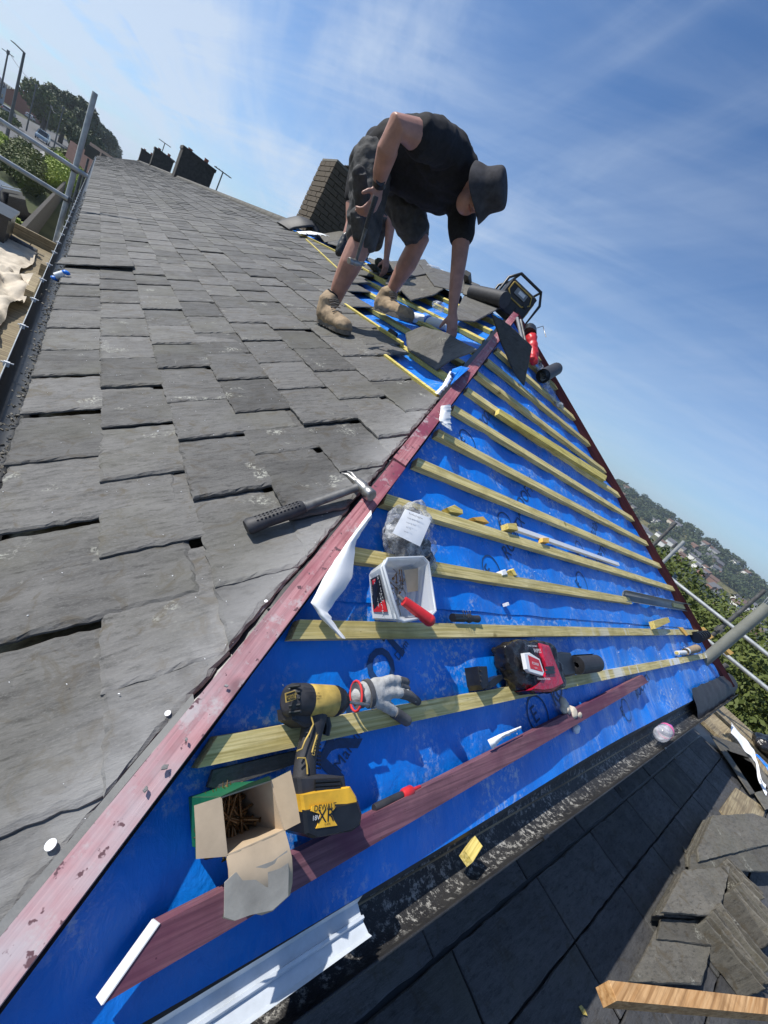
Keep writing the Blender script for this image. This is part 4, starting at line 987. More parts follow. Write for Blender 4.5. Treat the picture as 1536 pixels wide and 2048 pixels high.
# loose purple board
def lp(px, py): return P(px, py, .006)
it = Item('loose_board', 'long purple-stained board lying loose along the lower edge of the blue underlay', 'board', 700, 1690)
tp = [(318,1850),(1283,1352),(1297,1363),(1295,1368),(205,2010),(208,2008)]
top = pp([(318,1848),(1285,1350),(1297,1364),(204,2010)], .012); g = G(); g.prism(top, -.012, .012, inset=.0012); it.part('board', g, M['purple_wood'])
a, b = hl(318,1848,.013), hl(204,2010,.013); d_ = V((b[0]-a[0], b[1]-a[1])).normalized()*.0; g = G()
g.prism([(a[0]-.0008,a[1]),(a[0]+.0015,a[1]),(b[0]+.0015,b[1]),(b[0]-.0008,b[1])], -.0125, .0134); it.part('cut_end', g, M['white'])
# loose batten laid over the sixth batten, with its far end free
g = G(); g.prism(pp([(998,818),(1213,952),(1210,962),(996,828)], .02), .0, .024, FH, inset=.001); tag(g.build('loose_batten', M['batten_new']), 'pale batten lying loose on a fixed batten, ending short of the far hip', 'batten')
# dark slate scrap showing under the lowest batten
g = G(); g.prism(pp([(430,1540),(600,1500),(640,1512),(560,1540),(440,1580),(418,1575)], -.01), -.024, -.014, FH, inset=.002); tag(g.build('slate_offcut', M['slate_dark']), 'dark slate offcut poking out under the lowest batten by the cordless tool', 'offcut')
# white torn strip along the hip board
def ribbon(name, left, right, mat, lab, cat, h=.012, frm=None, curl=.01, grp=None):
    frm = frm if frm is not None else FH; L_ = hl if frm is FH else ml; g = G(); vs = []; n_ = len(left); m_ = 6; 
    def samp(l, t): f = t*(len(l)-1); i = min(int(f), len(l)-2); q = f-i; return (l[i][0]+(l[i+1][0]-l[i][0])*q, l[i][1]+(l[i+1][1]-l[i][1])*q)
    ns = 30
    for i in range(ns+1):
        t = i/ns; a = samp(left, t); b = samp(right, t); a = (a[0]+1.5*noise.noise(V((t*22,h,1))), a[1]); b = (b[0]+4*noise.noise(V((t*14,h,7))), b[1]+2*noise.noise(V((t*19,h,3))))
        for k in range(m_+1):
            q = k/m_; hh = h+curl*math.sin(q*3.1)+.003*noise.noise(V((t*6,q*2,h*99))); p = L_(a[0]+(b[0]-a[0])*q, a[1]+(b[1]-a[1])*q, hh); vs.append((p[0], p[1], hh))
    fs = [(i*(m_+1)+k, i*(m_+1)+k+1, (i+1)*(m_+1)+k+1, (i+1)*(m_+1)+k) for i in range(ns) for k in range(m_)]
    g.add(vs, fs, 0, True); g.v = [tuple(frm @ V(v)) for v in g.v]; return tag(g.build(name, mat), lab, cat, grp)
ribbon('membrane_strip', [(742,1020),(690,1090),(650,1150),(622,1205),(640,1235),(682,1276)], [(744,1035),(712,1080),(705,1155),(656,1225),(668,1245),(691,1278)], M['paper'], 'torn white strip curling out from under the near hip board', 'strip', .02)
ribbon('membrane_strip', [(882,812),(878,840),(885,850)], [(902,808),(901,838),(903,862)], M['paper'], 'short white tab folded up beside the hip board near the top', 'strip', .03)
ribbon('paper_scrap', [(975,1480),(1000,1468),(1042,1452)], [(985,1500),(1004,1478),(1043,1456)], M['paper'], 'folded white card scrap leaning against the purple board', 'scrap', .012)
# printed words on the underlay
def warp(lift=.0022):
    def f(p): q = p; h = MEMN+mem_h(q.x, q.y); return V((q.x, q.y, h+lift))
    return f
def prn(s, px, py, px2, py2, size, sub=2):
    a = V((*hl(px, py, MEMN), 0)); b = V((*hl(px2, py2, MEMN), 0)); x = (b-a).normalized(); y = V((0,0,1)).cross(x)
    o = text('printed_word', s, size, mtx(a, x, y, V((0,0,1))), M['print'], None, warp(), align='LEFT', sub=sub); o.parent = house; o.matrix_local = HI @ FH
def ring(px, py, r_):
    c = V((*hl(px, py, MEMN), 0)); g = G(); n_ = 40; f = warp(); vs = []
    for k in range(n_):
        a_ = 2*math.pi*k/n_
        for q in (r_, r_*.90): vs.append(f(V((c.x+q*math.cos(a_), c.y+q*math.sin(a_), 0))))
    g.add(vs, [(2*k, 2*((k+1)%n_), 2*((k+1)%n_)+1, 2*k+1) for k in range(n_)]); o = hpart('printed_ring', g, M['print'], FH)
prn('RoofTX', 640, 1550, 790, 1255, .19, 3); prn('Manufac', 678, 1540, 730, 1440, .035); prn('Dom', 790, 1318, 806, 1290, .03)
for (cx_, cy_, x2, y2, sz) in ((985,1140,1012,1085,.10),(1165,1165,1185,1115,.10),(1012,1050,1035,1000,.10),(1078,1428,1110,1385,.10),(935,880,955,850,.09),(1320,1190,1335,1160,.09),(1160,1100,1172,1060,.09),(1250,1420,1262,1395,.08)):
    ring(cx_, cy_, sz*.62); prn('E', cx_-8, cy_+7, x2-8, y2+7, sz*.75); prn('ROOFTX', cx_+26, cy_-28, x2+26, y2-28, sz*.9)
# ---- cordless impact tool
it = Item('impact_driver', 'black and yellow cordless impact driver lying across the lowest batten, bit towards the glove', 'power tool', 625, 1480)
nz = .038; A_ = P(575,1400,nz); B_ = P(684,1402,nz); ax = B_-A_; L_ = ax.length
def lathe(g, a, b, prof, n=20, mi=0): g.tube([a+(b-a)*t for t, r in prof], [r for t, r in prof], n, mi)
g = G(); lathe(g, A_, B_, [(-.02,.018),(0,.026),(.06,.029),(.30,.0305),(.34,.029)]); g.prism(pp([(571,1418),(620,1430),(640,1447),(600,1456),(574,1440)], .03), -.0, .05, inset=.006); hb = it.part('rear_housing', g, M['rubber'])
for k in range(5):
    g = G(); q = -.3+.15*k; a_ = A_+V((-.004,q*.07,.012)); g.tube([a_, a_+V((.012,0,.018))], .003, 6); it.part('vent_rib', g, M['black_plastic'])
g = G(); lathe(g, A_, B_, [(.34,.0285),(.36,.0295),(.80,.029),(.82,.027)]); yb_ = it.part('label_band', g, M['dusty_yellow'])
g = G(); lathe(g, A_, B_, [(.80,.028),(.86,.029),(.98,.024),(1.0,.018),(1.06,.016),(1.10,.010)]); it.part('nose_cone', g, M['black_plastic'])
g = G(); lathe(g, B_, P(737,1410,.036), [(0,.0035),(.45,.003),(.5,.004),(1.0,.003)], 8); it.part('driver_bit', g, M['steel'])
g = G(); g.tube([P(632,1425,.034), P(622,1470,.034), P(612,1515,.034), P(608,1555,.034), P(612,1580,.034)], [(.022,.024),(.0185,.021),(.0180,.020),(.0185,.022),(.024,.032)], 16, up=(0,0,1)); it.part('grip', g, M['rubber'])
for pts in ([(622,1432),(627,1448),(618,1468),(610,1482),(604,1498),(594,1502)],[(595,1516),(610,1516),(614,1530),(615,1548)],[(634,1470),(628,1490),(624,1505)]):
    g = G(); g.tube([P(x, y, .0555) for x, y in pts], .0016, 6); it.part('trim_line', g, M['dusty_yellow'])
for k in range(9): g = G(); g.tube([P(634,1472+k*8,.045), P(641,1473+k*8,.038)], .0016, 5); it.part('grip_rib', g, M['black_plastic'])
g = G(); g.tube([P(650,1433,.034), P(656,1452,.034), P(652,1470,.034)], [.009,.0075,.007], 10); it.part('trigger', g, M['black_plastic'])
g = G(); g.tube([P(645,1420,.036), P(651,1440,.036), P(655,1450,.036)], [.008,.005,.004], 8); it.part('selector', g, M['dusty_yellow'])
g = G(); g.prism(pp([(587,1556),(640,1548),(681,1552),(685,1578),(640,1592),(590,1590)], .05), .004, .064, inset=.006); it.part('foot', g, M['rubber'])
g = G(); 
for k in range(3): g.tube([P(630,1563+k*8,.066), P(680,1560+k*8,.066)], .003, 6)
it.part('belt_clip', g, M['black_plastic'])
g = G(); g.prism(pp([(588,1588),(640,1576),(688,1572),(700,1592),(704,1606),(640,1612),(592,1622)], .05), .002, .070, inset=.005); it.part('battery_top', g, M['yellow'])
g = G(); g.prism(pp([(592,1618),(648,1606),(702,1600),(710,1625),(707,1648),(690,1660),(612,1674),(596,1665)], .05), -.004, .072, inset=.006); bt = it.part('battery', g, M['black_plastic'])
g = G(); g.prism(pp([(624,1612),(668,1606),(672,1614),(662,1626),(668,1640),(675,1651),(632,1657),(640,1640),(640,1628),(622,1622)], .074), .0725, .0738); it.part('battery_label', g, M['yellow'])
o_ = .0745
it.text('lettering', 'DEWALT', .0115, P(651,1614,o_), P(661,1612.4,o_), M['black_plastic']); it.text('lettering', 'XR', .026, P(652,1632,o_), P(662,1630.4,o_), M['black_plastic'])
it.text('lettering', '18V', .0095, P(632,1636,o_), P(640,1634.6,o_), M['white']); it.text('lettering', 'LI-ION', .004, P(655,1648,o_), P(663,1646.8,o_), M['black_plastic'])
it.text('lettering', 'DEWALT', .0058, P(618,1378,.0692), P(630,1379,.0692), M['black_plastic']); 
for k in range(4): it.text('lettering', ('DCF887  18V','IMPACT DRIVER','TYPE 1  XR','CE')[k], .0042, P(630,1386+k*6,.0690), P(645,1387+k*6,.0690), M['black_plastic'])
g = G(); g.prism(pp([(572,1386),(592,1380),(594,1398),(574,1405)], .070), .0655, .0675); it.part('badge', g, M['dusty_yellow']); g = G(); g.prism(pp([(574,1388),(591,1382),(592,1397),(575,1402)], .070), .0676, .0680); it.part('badge', g, M['black_plastic'])
it.text('lettering', 'BRUSHLESS', .0048, P(583,1391,.0685), P(592,1388,.0685), M['dusty_yellow']); it.text('lettering', 'MOTOR', .0048, P(584,1396,.0685), P(593,1393,.0685), M['dusty_yellow'])
it.text('lettering', 'DEWALT', .009, P(631,1488,.0560), P(634,1472,.0560), M['dusty_yellow'])
# ---- box of screws
it = Item('screw_box', 'open green cardboard box with torn flaps, half full of long brass screws', 'box', 480, 1720)
Hb = .10; op = [(441,1594),(543,1560),(570,1661),(453,1713)]; T_ = [P(x, y, Hb) for x, y in op]
base = [V((T_[i].x*.97+.03*T_[(i+2)%4].x, T_[i].y*.97+.03*T_[(i+2)%4].y-.006, -.018)) for i in range(4)]
for i, nm in enumerate(('far_side','right_side','near_side','left_side')):
    a, b = T_[i], T_[(i+1)%4]; c, d = base[(i+1)%4], base[i]; cc = sum(T_, V())/4; off = ((a+b)/2-cc); off.z = 0; off = off.normalized()*.0018
    g = G(); g.add([a-off, b-off, c-off, d-off, a, b, c, d], [(0,1,2,3),(7,6,5,4),(0,4,5,1),(1,5,6,2),(3,2,6,7),(0,3,7,4)]); 
    g = G(); g.add([a-off,b-off,c-off,d-off,a,b,c,d], [(0,1,2,3),(0,4,5,1),(1,5,6,2),(0,3,7,4)], 0); g.add([a+off*.2,b+off*.2,c+off*.2,d+off*.2], [(3,2,1,0)], 1)
    it.part('box_side', g, [M['card'], M['green']])
g = G(); g.add([b_+V((0,0,.002)) for b_ in base], [(0,1,2,3)]); it.part('box_bottom', g, M['card'])
def flap(name, a, b, outer, mat, zt_, bend=.0, th=.0015, rag=0, par=None, back=None):
    """flap hinged on a-b; outer = list of pixel points for the free edge, zt_ = heights"""
    g = G(); n_ = len(outer); top = [a+(b-a)*(i/(n_-1)) for i in range(n_)]; low = []
    for i, (q, z) in enumerate(zip(outer, zt_)): low.append(P(q[0], q[1], z))
    rows = 5; vs = []
    for k in range(rows+1):
        t = k/rows
        for i in range(n_):
            p = top[i]+(low[i]-top[i])*t; p.z += bend*math.sin(t*math.pi)+(rag*noise.noise(V((p.x*40,p.y*40,0)))); vs.append(p)
    f = [(k*n_+i, k*n_+i+1, (k+1)*n_+i+1, (k+1)*n_+i) for k in range(rows) for i in range(n_-1)]
    off = V((0,0,-th)); m_ = len(vs); g.add(vs, f, 0, True); g.add([v+off for v in vs], [tuple(reversed(q)) for q in f], 1, True)
    return it.part(name, g, [mat, back or M['green']])
flap('flap', T_[0], T_[3], [(388,1611),(391,1665),(392,1718)], M['card'], [.098,.10,.102])
flap('flap', T_[1], T_[2], [(581,1541),(592,1590),(601,1645)], M['card'], [.130,.128,.122])
flap('flap', T_[3], T_[2], [(445,1836),(470,1843),(500,1826),(522,1830),(545,1822),(580,1790)], M['card'], [.075,.078,.08,.082,.08,.08], .014, .002, .004, back=M['card'])
g = G(); m_ = G(); pts = [(449,1765),(470,1745),(500,1738),(545,1722),(574,1700),(577,1740),(576,1792),(545,1820),(500,1830),(470,1841),(448,1834)]
g.prism([tuple(hl(x,y,.104)) for x,y in pts], .1035, .1046); it.part('torn_layer', g, M['greycard'])
flap('flap', T_[0], T_[1], [(470,1580),(500,1566),(538,1552)], M['green'], [.112,.112,.108])
g = G(); scs = 'brass screws heaped in the green box'
sh = G(); sh.tube([(0,0,0),(.052,0,0),(.070,0,0)], [.0021,.0021,.0004], 7); sh.tube([(-.003,0,0),(0,0,0)], [.0046,.0022], 10)
for k in range(14): sh.tube([(.016+k*.0032,0,0),(.0175+k*.0032,0,0)], [.0030,.0022], 6, cap=False)
sme = sh.mesh('screw', M['screw']); rs = random.Random(77); c0 = sum(T_, V())/4
bi = [b_.lerp(c0, .17) for b_ in base]
for k in range(110):
    u_, v_ = rs.uniform(.15,.85), rs.uniform(.30,.92); a = base[0].lerp(base[1], u_); b = base[3].lerp(base[2], u_); p = a.lerp(b, v_); c_ = (base[0]+base[1]+base[2]+base[3])/4; p = p.lerp(c_, .33)
    p.z = -.010+.034*(k/110)+rs.uniform(0,.008); yaw = rs.choice((1.9,2.2,2.5,1.2,.6,1.7))+rs.gauss(0,.35)
    mm = FH @ Matrix.Translation(p) @ Matrix.Rotation(yaw,4,'Z') @ Matrix.Rotation(rs.gauss(0,.22),4,'Y') @ Matrix.Translation((-.033,0,0))
    tag(link('screw', sme, None, mm), 'long brass wood screw in the heap inside the green box', 'screw', scs)
# ---- bit holder
it = Item('bit_holder', 'black bit holder with a red collar lying beside the purple board', 'tool', 800, 1590); a, b = P(748,1617,.0), P(838,1574,.002)
g = G(); lathe(g, a, b, [(0,.0075),(.05,.0085),(.55,.0085),(.62,.0065)], 12); it.part('shaft', g, M['rubber']); g = G(); lathe(g, a, b, [(.60,.009),(.64,.0115),(.80,.0115),(.84,.008)], 14); it.part('collar', g, M['red'])
g = G(); lathe(g, a, b, [(.84,.0045),(1.02,.0035),(1.04,.002)], 8); it.part('bit', g, M['red'])
# ---- glove
it = Item('work_glove', 'grey knitted work glove with red cuff lying over the lowest batten', 'glove', 750, 1395)
def gl(pts, rs): return ('t', [P(x, y, z) for x, y, z in pts], rs)
o = blob('glove_body', [gl([(716,1391,.012),(738,1386,.018),(752,1378,.02),(770,1372,.018)], [(.018,.026),(.018,.028),(.018,.026),(.014,.022)]),
    gl([(752,1372,.022),(775,1362,.024),(800,1361,.02),(812,1364,.012)], [.014,.013,.011,.009]), gl([(770,1376,.018),(795,1368,.018),(812,1378,.012)], [.013,.011,.009]),
    gl([(758,1390,.022),(785,1384,.022),(810,1387,.018),(833,1402,.008)], [.015,.0125,.0115,.009]), gl([(748,1398,.02),(770,1410,.016),(790,1425,.012),(812,1440,.008)], [.016,.0135,.0125,.012])], M['glovecloth'], it.t, .0035, 4, .003, 30)
o.matrix_local = it.L
for pts, rs_ in (([(795,1361,.0215),(812,1364,.0135)], [.0118,.0100]), ([(797,1369,.0185),(813,1378,.0125)], [.0118,.0100]), ([(800,1386,.0195),(818,1391,.0145),(835,1403,.0080)], [.0125,.0122,.0098]), ([(788,1424,.0135),(813,1441,.0080)], [.0134,.0128])):
    g = G(); g.tube([P(x,y,z) for x,y,z in pts], rs_, 12); g.ball(P(*pts[-1]), rs_[-1], 10); it.part('fingertip', g, M['glovepalm'])
g = G(); g.tube([P(732,1388,.019), P(740,1385.5,.0195)], [(.0205,.0305)]*2, 18); it.part('band', g, M['glovepalm'])
g = G(); c_ = P(712,1392,.012); pts = [c_+V((0.004*math.cos(a_*math.pi/8), .030*math.cos(a_*math.pi/8), .020*math.sin(a_*math.pi/8))) for a_ in range(17)]; g.tube(pts, .0028, 6); it.part('cuff', g, M['cuff'])
g = G(); g.tube([P(712,1392,.012), P(722,1390,.013)], [(.019,.027)]*2, 14); it.part('cuff_opening', g, M['glovepalm'])
# ---- plastic bag with delivery note
it = Item('plastic_bag', 'clear plastic bag of grey fixings with a white paper label', 'bag', 810, 1075)
c_ = P(808,1070,.045); o = blob('contents', [('b', tuple(P(805,1078,.03)), (.062,.068,.038)), ('b', tuple(P(826,1052,.036)), (.045,.055,.034)), ('b', tuple(P(850,1110,.02)), (.028,.06,.024))], M['rubber'], it.t, .007, 2, .016, 24); o.matrix_local = it.L
o = blob('film', [('b', tuple(P(806,1072,.038)), (.075,.085,.046)), ('b', tuple(P(838,1045,.045)), (.055,.07,.04)), ('b', tuple(P(852,1100,.026)), (.032,.09,.028))], M['film'], it.t, .006, 2, .020, 22); o.matrix_local = it.L
g = G(); vs = []; cr = [(810,1018),(864,1037),(840,1093),(785,1066)]
for i in range(9):
    for j in range(9):
        a, b = i/8, j/8; x = (cr[0][0]*(1-a)+cr[1][0]*a)*(1-b)+(cr[3][0]*(1-a)+cr[2][0]*a)*b; y = (cr[0][1]*(1-a)+cr[1][1]*a)*(1-b)+(cr[3][1]*(1-a)+cr[2][1]*a)*b
        h = .092-.010*((a-.5)**2+(b-.5)**2)+.0015*noise.noise(V((a*4,b*4,0))); vs.append(P(x, y, h))
g.add(vs, [(i*9+j, (i+1)*9+j, (i+1)*9+j+1, i*9+j+1) for i in range(8) for j in range(8)], 0, True); it.part('paper_label', g, M['paper'])
for k in range(5): it.text('lettering', ('Roofing Supplies','Order 48120  Clips','Copper disc rivets','Qty 1 bag','Ref A17')[k], (.0085,.006,.005,.005,.005)[k], P(832-k*5,1032+k*8,.0965), P(860-k*5,1043+k*8,.0965), M['rubber'])
# ---- clear tub with label and red handle
it = Item('plastic_tub', 'frosted plastic tub of nails with a red and black printed label', 'tub', 790, 1210)
R0 = [(775,1117),(846,1114),(856,1124),(871,1222),(862,1232),(806,1243),(797,1238),(767,1132)]; B0 = [(742,1142),(800,1145),(808,1150),(822,1230),(815,1236),(752,1240),(745,1236),(738,1150)]
hi_, lo_ = .105, .012; RT_ = [P(x,y,hi_) for x,y in R0]; BT_ = [P(x,y,lo_) for x,y in B0]; n_ = 8
RI = [p.lerp(sum(RT_, V())/8, .05) for p in RT_]; BI = [p.lerp(sum(BT_, V())/8, .05)+V((0,0,.002)) for p in BT_]
g = G(); g.add(RT_+BT_, [(i, (i+1)%8, 8+(i+1)%8, 8+i) for i in range(8)]+[tuple(8+i for i in range(8))]); g.add(RI+BI, [(i, 8+i, 8+(i+1)%8, (i+1)%8) for i in range(8)]+[tuple(8+i for i in range(8))][::-1]); g.add(RT_+RI, [(i, 8+i, 8+(i+1)%8, (i+1)%8) for i in range(8)]); it.part('tub_body', g, M['tub'])
g = G(); g.tube([p+V((0,0,0)) for p in RT_+RT_[:1]], .0035, 8); it.part('rim', g, M['tub'])
g = G(); g.tube([p.lerp(BT_[i%8], .16) for i, p in enumerate(RT_+RT_[:1])], .003, 8); it.part('rib', g, M['tub'])
# label on the left face
a, b, c, d = RT_[7].lerp(BT_[7], .30), RT_[6].lerp(BT_[6], .30), BT_[6].lerp(RT_[6], .10), BT_[7].lerp(RT_[7], .10); nf = (b-a).cross(d-a).normalized()
if nf.x > 0: nf = -nf
def lq(u, v, o=.002): return a.lerp(b, u).lerp(d.lerp(c, u), v)+nf*o
g = G(); g.add([lq(.12,.0),lq(.86,.0),lq(.86,1.0),lq(.12,1.0)], [(0,1,2,3)]); lb = it.part('label', g, M['black_plastic'])
g = G(); g.add([lq(.16,.42,.0026),lq(.50,.42,.0026),lq(.50,.78,.0026),lq(.16,.78,.0026)], [(0,1,2,3)]); it.part('label_panel', g, M['red'])
g = G(); g.add([lq(.62,.04,.0025),lq(.86,.0,.0025),lq(.86,1,.0025),lq(.70,1,.0025)], [(0,1,2,3)]); it.part('label_panel', g, M['red'])
def lt(s, u, v, size, mat): it.text('lettering', s, size, lq(u,v,.0032), lq(u+.2,v,.0032), mat, up=nf)
lt('ULTI-MATE', .38, .16, .014, M['white']); lt('STICK', .70, .34, .020, M['white']); lt('FIT', .66, .60, .020, M['white']); lt('4 x 70mm', .33, .56, .010, M['white']); lt('UNIVERSAL', .32, .90, .008, M['white'])
for k in range(26):
    rs2 = random.Random(k+500); q = sum(BT_, V())/8+V((rs2.uniform(-.03,.03), rs2.uniform(-.03,.035), .012+rs2.random()*.03)); g = G(); g.tube([(0,0,0),(.04,0,0)], .0014, 5); g.tube([(-.001,0,0),(0,0,0)], .004, 6)
    tag(g.build('nail', M['steel'] if k%3 else M['screw'], None, FH @ Matrix.Translation(q) @ Matrix.Rotation(rs2.random()*6,4,'Z') @ Matrix.Rotation(rs2.gauss(0,.4),4,'Y')), 'thin nail in the heap inside the frosted tub', 'nail', 'nails in the frosted tub')
g = G(); q = [P(808,1140,.07), P(838,1136,.07), P(845,1180,.055), P(815,1185,.055)]; g.add(q, [(0,1,2,3)]); tag(g.build('paper_slip', M['card'], None, FH), 'small cream paper slip inside the frosted tub', 'paper')
it = Item('utility_tool', 'tool with a fat red handle sticking out of the frosted tub', 'tool', 850, 1240)
g = G(); g.tube([P(808,1202,.100), P(835,1222,.108), P(858,1240,.112)], [(.011,.012),(.013,.014),(.015,.016)], 16); g.ball(P(858,1240,.112), .0158, 14); it.part('handle', g, M['red'])
g = G(); g.tube([P(808,1202,.100), P(795,1190,.07), P(790,1180,.04)], [.005,.004,.003], 8); it.part('shank', g, M['steel'])
# ---- wipes packet
it = Item('wipes_packet', 'black and red foil packet of wipes with a white and red lid', 'packet', 1060, 1330)
o = blob('packet_body', [('p', pp([(1002,1292),(1030,1280),(1075,1282),(1098,1290),(1122,1355),(1128,1368),(1105,1384),(1060,1388),(1035,1376),(1012,1330)], .03), -.01, .056, I4, 0, .018)], M['blackfilm'], it.t, .005, 6, .009, 24); o.matrix_local = it.L
def wz(x, y): return .0645
g = G(); fp = [(1078,1286),(1097,1291),(1120,1352),(1126,1368),(1104,1383),(1082,1384),(1062,1380),(1084,1356),(1092,1340),(1084,1315)]; g.prism(pp(fp, .06), .0, .0665, inset=.010); it.part('red_panel', g, M['redfilm'])
g = G(); g.prism(pp([(1048,1306),(1060,1305),(1080,1318),(1089,1345),(1086,1352),(1060,1344),(1054,1338)], .078), .066, .078, inset=.003); it.part('lid', g, M['white'])
g = G(); g.prism(pp([(1056,1310),(1078,1320),(1086,1344),(1061,1337)], .0786), .0782, .0787); it.part('lid_label', g, M['red'])
wt = .0795; it.text('lettering', 'POWER', .0125, P(1071,1328,wt), P(1081,1331,wt), M['white']); it.text('lettering', 'CLEAN', .006, P(1072,1336,wt), P(1082,1339,wt), M['white'])
it.text('lettering', 'WIPES', .019, P(1075,1302,.0745), P(1090,1303,.0745), M['white']); it.text('lettering', 'HAND CLEANING', .008, P(1065,1292,.0745), P(1080,1293,.0745), M['white']); it.text('lettering', 'TOUGH & STRONGER', .009, P(1088,1358,.0745), P(1104,1358,.0745), M['white'])
for k in range(2): g = G(); g.prism(pp([(1090,1333+k*8),(1108,1332+k*8),(1111,1339+k*8),(1093,1340+k*8)], .072), .0702, .0712); it.part('label_box', g, M['black_plastic'])
# ---- rolls
def spiral(name, a, b, r0, r1, turns, mat, lab, cat='roll', th=.0022):
    t = thing(name, lab, cat, FH @ Matrix.Translation(a)); d = (b-a); z = d.normalized(); x = V((0,0,1)).cross(z).normalized(); y = z.cross(x); g = G(); n_ = int(turns*22); vs = []
    for i in range(n_+1):
        an = 2*math.pi*turns*i/n_; r_ = r0+(r1-r0)*i/n_
        for rr_ in (r_, r_+th):
            for q in (V((0,0,0)), d): vs.append(q+x*(rr_*math.cos(an)*1.0)+y*(rr_*math.sin(an)*.88))
    g.add(vs, [f for i in range(n_) for f in ((4*i,4*i+4,4*i+5,4*i+1),(4*i+2,4*i+3,4*i+7,4*i+6),(4*i,4*i+2,4*i+6,4*i+4),(4*i+1,4*i+5,4*i+7,4*i+3))], 0, False); g.build('rolled_sheet', mat, t); return t
spiral('damp_proof_roll', P(1153,1330,.028), P(1193,1326,.028), .010, .037, 6, M['rubber'], 'roll of black rubbery sheet beside the wipes packet')
g = G(); g.prism(pp([(1105,1310),(1120,1304),(1138,1306),(1146,1330),(1148,1350),(1124,1354)], .02), -.02, .03, FH, inset=.008); tag(g.build('plastic_tray', M['black_plastic']), 'dark plastic piece between wipes packet and black roll', 'tray')
# ---- black clips
it = Item('bracket', 'black plastic bracket standing on the underlay left of the wipes packet', 'bracket', 965, 1370)
g = G(); g.prism(pp([(951,1333),(970,1333),(974,1372),(962,1380),(957,1370)], .02), -.02, .028, inset=.003); g.prism(pp([(982,1356),(998,1350),(1000,1358),(985,1372),(974,1378),(964,1380),(962,1374)], .0), -.02, .012, inset=.002); it.part('plate', g, M['black_plastic'])
for k in range(3): g = G(); g.tube([P(961,1342+k*10,.029), P(963,1342+k*10,.033)], .003, 6); it.part('screw_head', g, M['rubber'])
it = Item('hose_clamp', 'small black clamp with wire ends above the second batten', 'clamp', 935, 1237)
g = G(); lathe(g, P(905,1235,.0), P(930,1236,.0), [(0,.013),(.9,.013),(1,.011)], 12); it.part('body', g, M['black_plastic'])
g = G(); lathe(g, P(930,1236,.002), P(956,1238,.002), [(0,.010),(.3,.015),(.5,.010),(1,.012)], 10); it.part('collar', g, M['rubber'])
for k in range(4): g = G(); g.tube([P(928+k*4,1238,.008), P(926+k*5,1222,.024+.002*k)], .0012, 5); it.part('wire_end', g, M['steel'])
# ---- trims and offcuts
def upr(name, pts_px, n0, n1_, mat, lab, cat, grp=None): g = G(); g.prism(pp(pts_px, (n0+n1_)/2), n0, n1_, FH, inset=.002); return tag(g.build(name, mat), lab, cat, grp)
BO = 'wood blocks and chips lying on the roof'
upr('wood_block', [(1302,1243),(1332,1235),(1336,1245),(1307,1258)], -.0, .03, M['block'], 'yellow batten offcut lying askew over the second batten at the right', 'block', BO)
upr('wood_block', [(1008,1049),(1026,1049),(1030,1063),(1010,1060)], -.02, .014, M['block'], 'little yellow block sitting behind the fourth batten', 'block', BO)
upr('wood_block', [(1081,1077),(1094,1077),(1094,1087),(1081,1085)], -.01, .012, M['orange'], 'small orange block on the white trim behind the fourth batten', 'block', BO)
upr('wood_chip', [(888,1018),(904,1012),(920,1022),(921,1030),(895,1026)], -.02, .006, M['block'], 'broken wood chip behind the batten right of the plastic bag', 'chip', BO)
upr('wood_chip', [(940,1037),(962,1035),(974,1048),(948,1043)], -.02, .004, M['orange'], 'orange splinter behind the batten right of the plastic bag', 'chip', BO)
upr('wood_chip', [(1017,1142),(1022,1138),(1030,1153),(1023,1152)], -.02, .004, M['block'], 'thin splinter standing behind the third batten', 'chip', BO)
upr('plaster_lump', [(998,1143),(1006,1140),(1010,1150),(1000,1152)], -.02, .004, M['paper'], 'small white lump behind the third batten', 'lump', BO)
upr('plaster_lump', [(1008,1207),(1014,1205),(1016,1211),(1010,1213)], -.03, -.015, M['paper'], 'tiny white lump on the blue sheet above the wipes packet', 'lump', BO)
upr('wood_chip', [(1356,1254),(1365,1255),(1376,1270),(1372,1272)], -.0, .008, M['orange'], 'orange chip on the second batten near the vent pipe', 'chip', BO)
g = G(); a, b = P(1033,1062,-.008), P(1238,1132,-.008); d = (b-a).normalized(); sd = V((-d.y,d.x,0)); 
g.prism([tuple((a+sd*.0)[:2]), tuple((b+sd*.0)[:2]), tuple((b+sd*.022)[:2]), tuple((a+sd*.022)[:2])], -.02, -.002, FH, inset=.002); tag(g.build('plastic_trim', M['white']), 'long white plastic trim lying behind the fourth batten', 'trim')
# half-round grey offcut
it = Item('gutter_offcut', 'grey half-round gutter offcut lying in line with the third batten at the right', 'gutter piece', 1310, 1200); a, b = P(1248,1200,-.01), P(1378,1222,-.01); d = b-a; g = G(); vs = []; sd = V((-d.y,d.x,0)).normalized()
for i in range(2):
    for rr_ in (.040,.037):
        for k in range(13): an = math.pi*k/12-.5; vs.append(a+d*i+sd*(rr_*math.cos(an)*.9+.02)+V((0,0,.010-rr_*math.sin(an)*.7+.015)))
g.add(vs, [f for k in range(12) for f in ((k,k+1,26+k+1,26+k),(13+k,39+k,39+k+1,13+k+1),(k,13+k,13+k+1,k+1),(26+k,26+k+1,39+k+1,39+k))]+[(0,26,39,13),(12,25,51,38)], 0, True); it.part('channel', g, M['grey_plastic'])
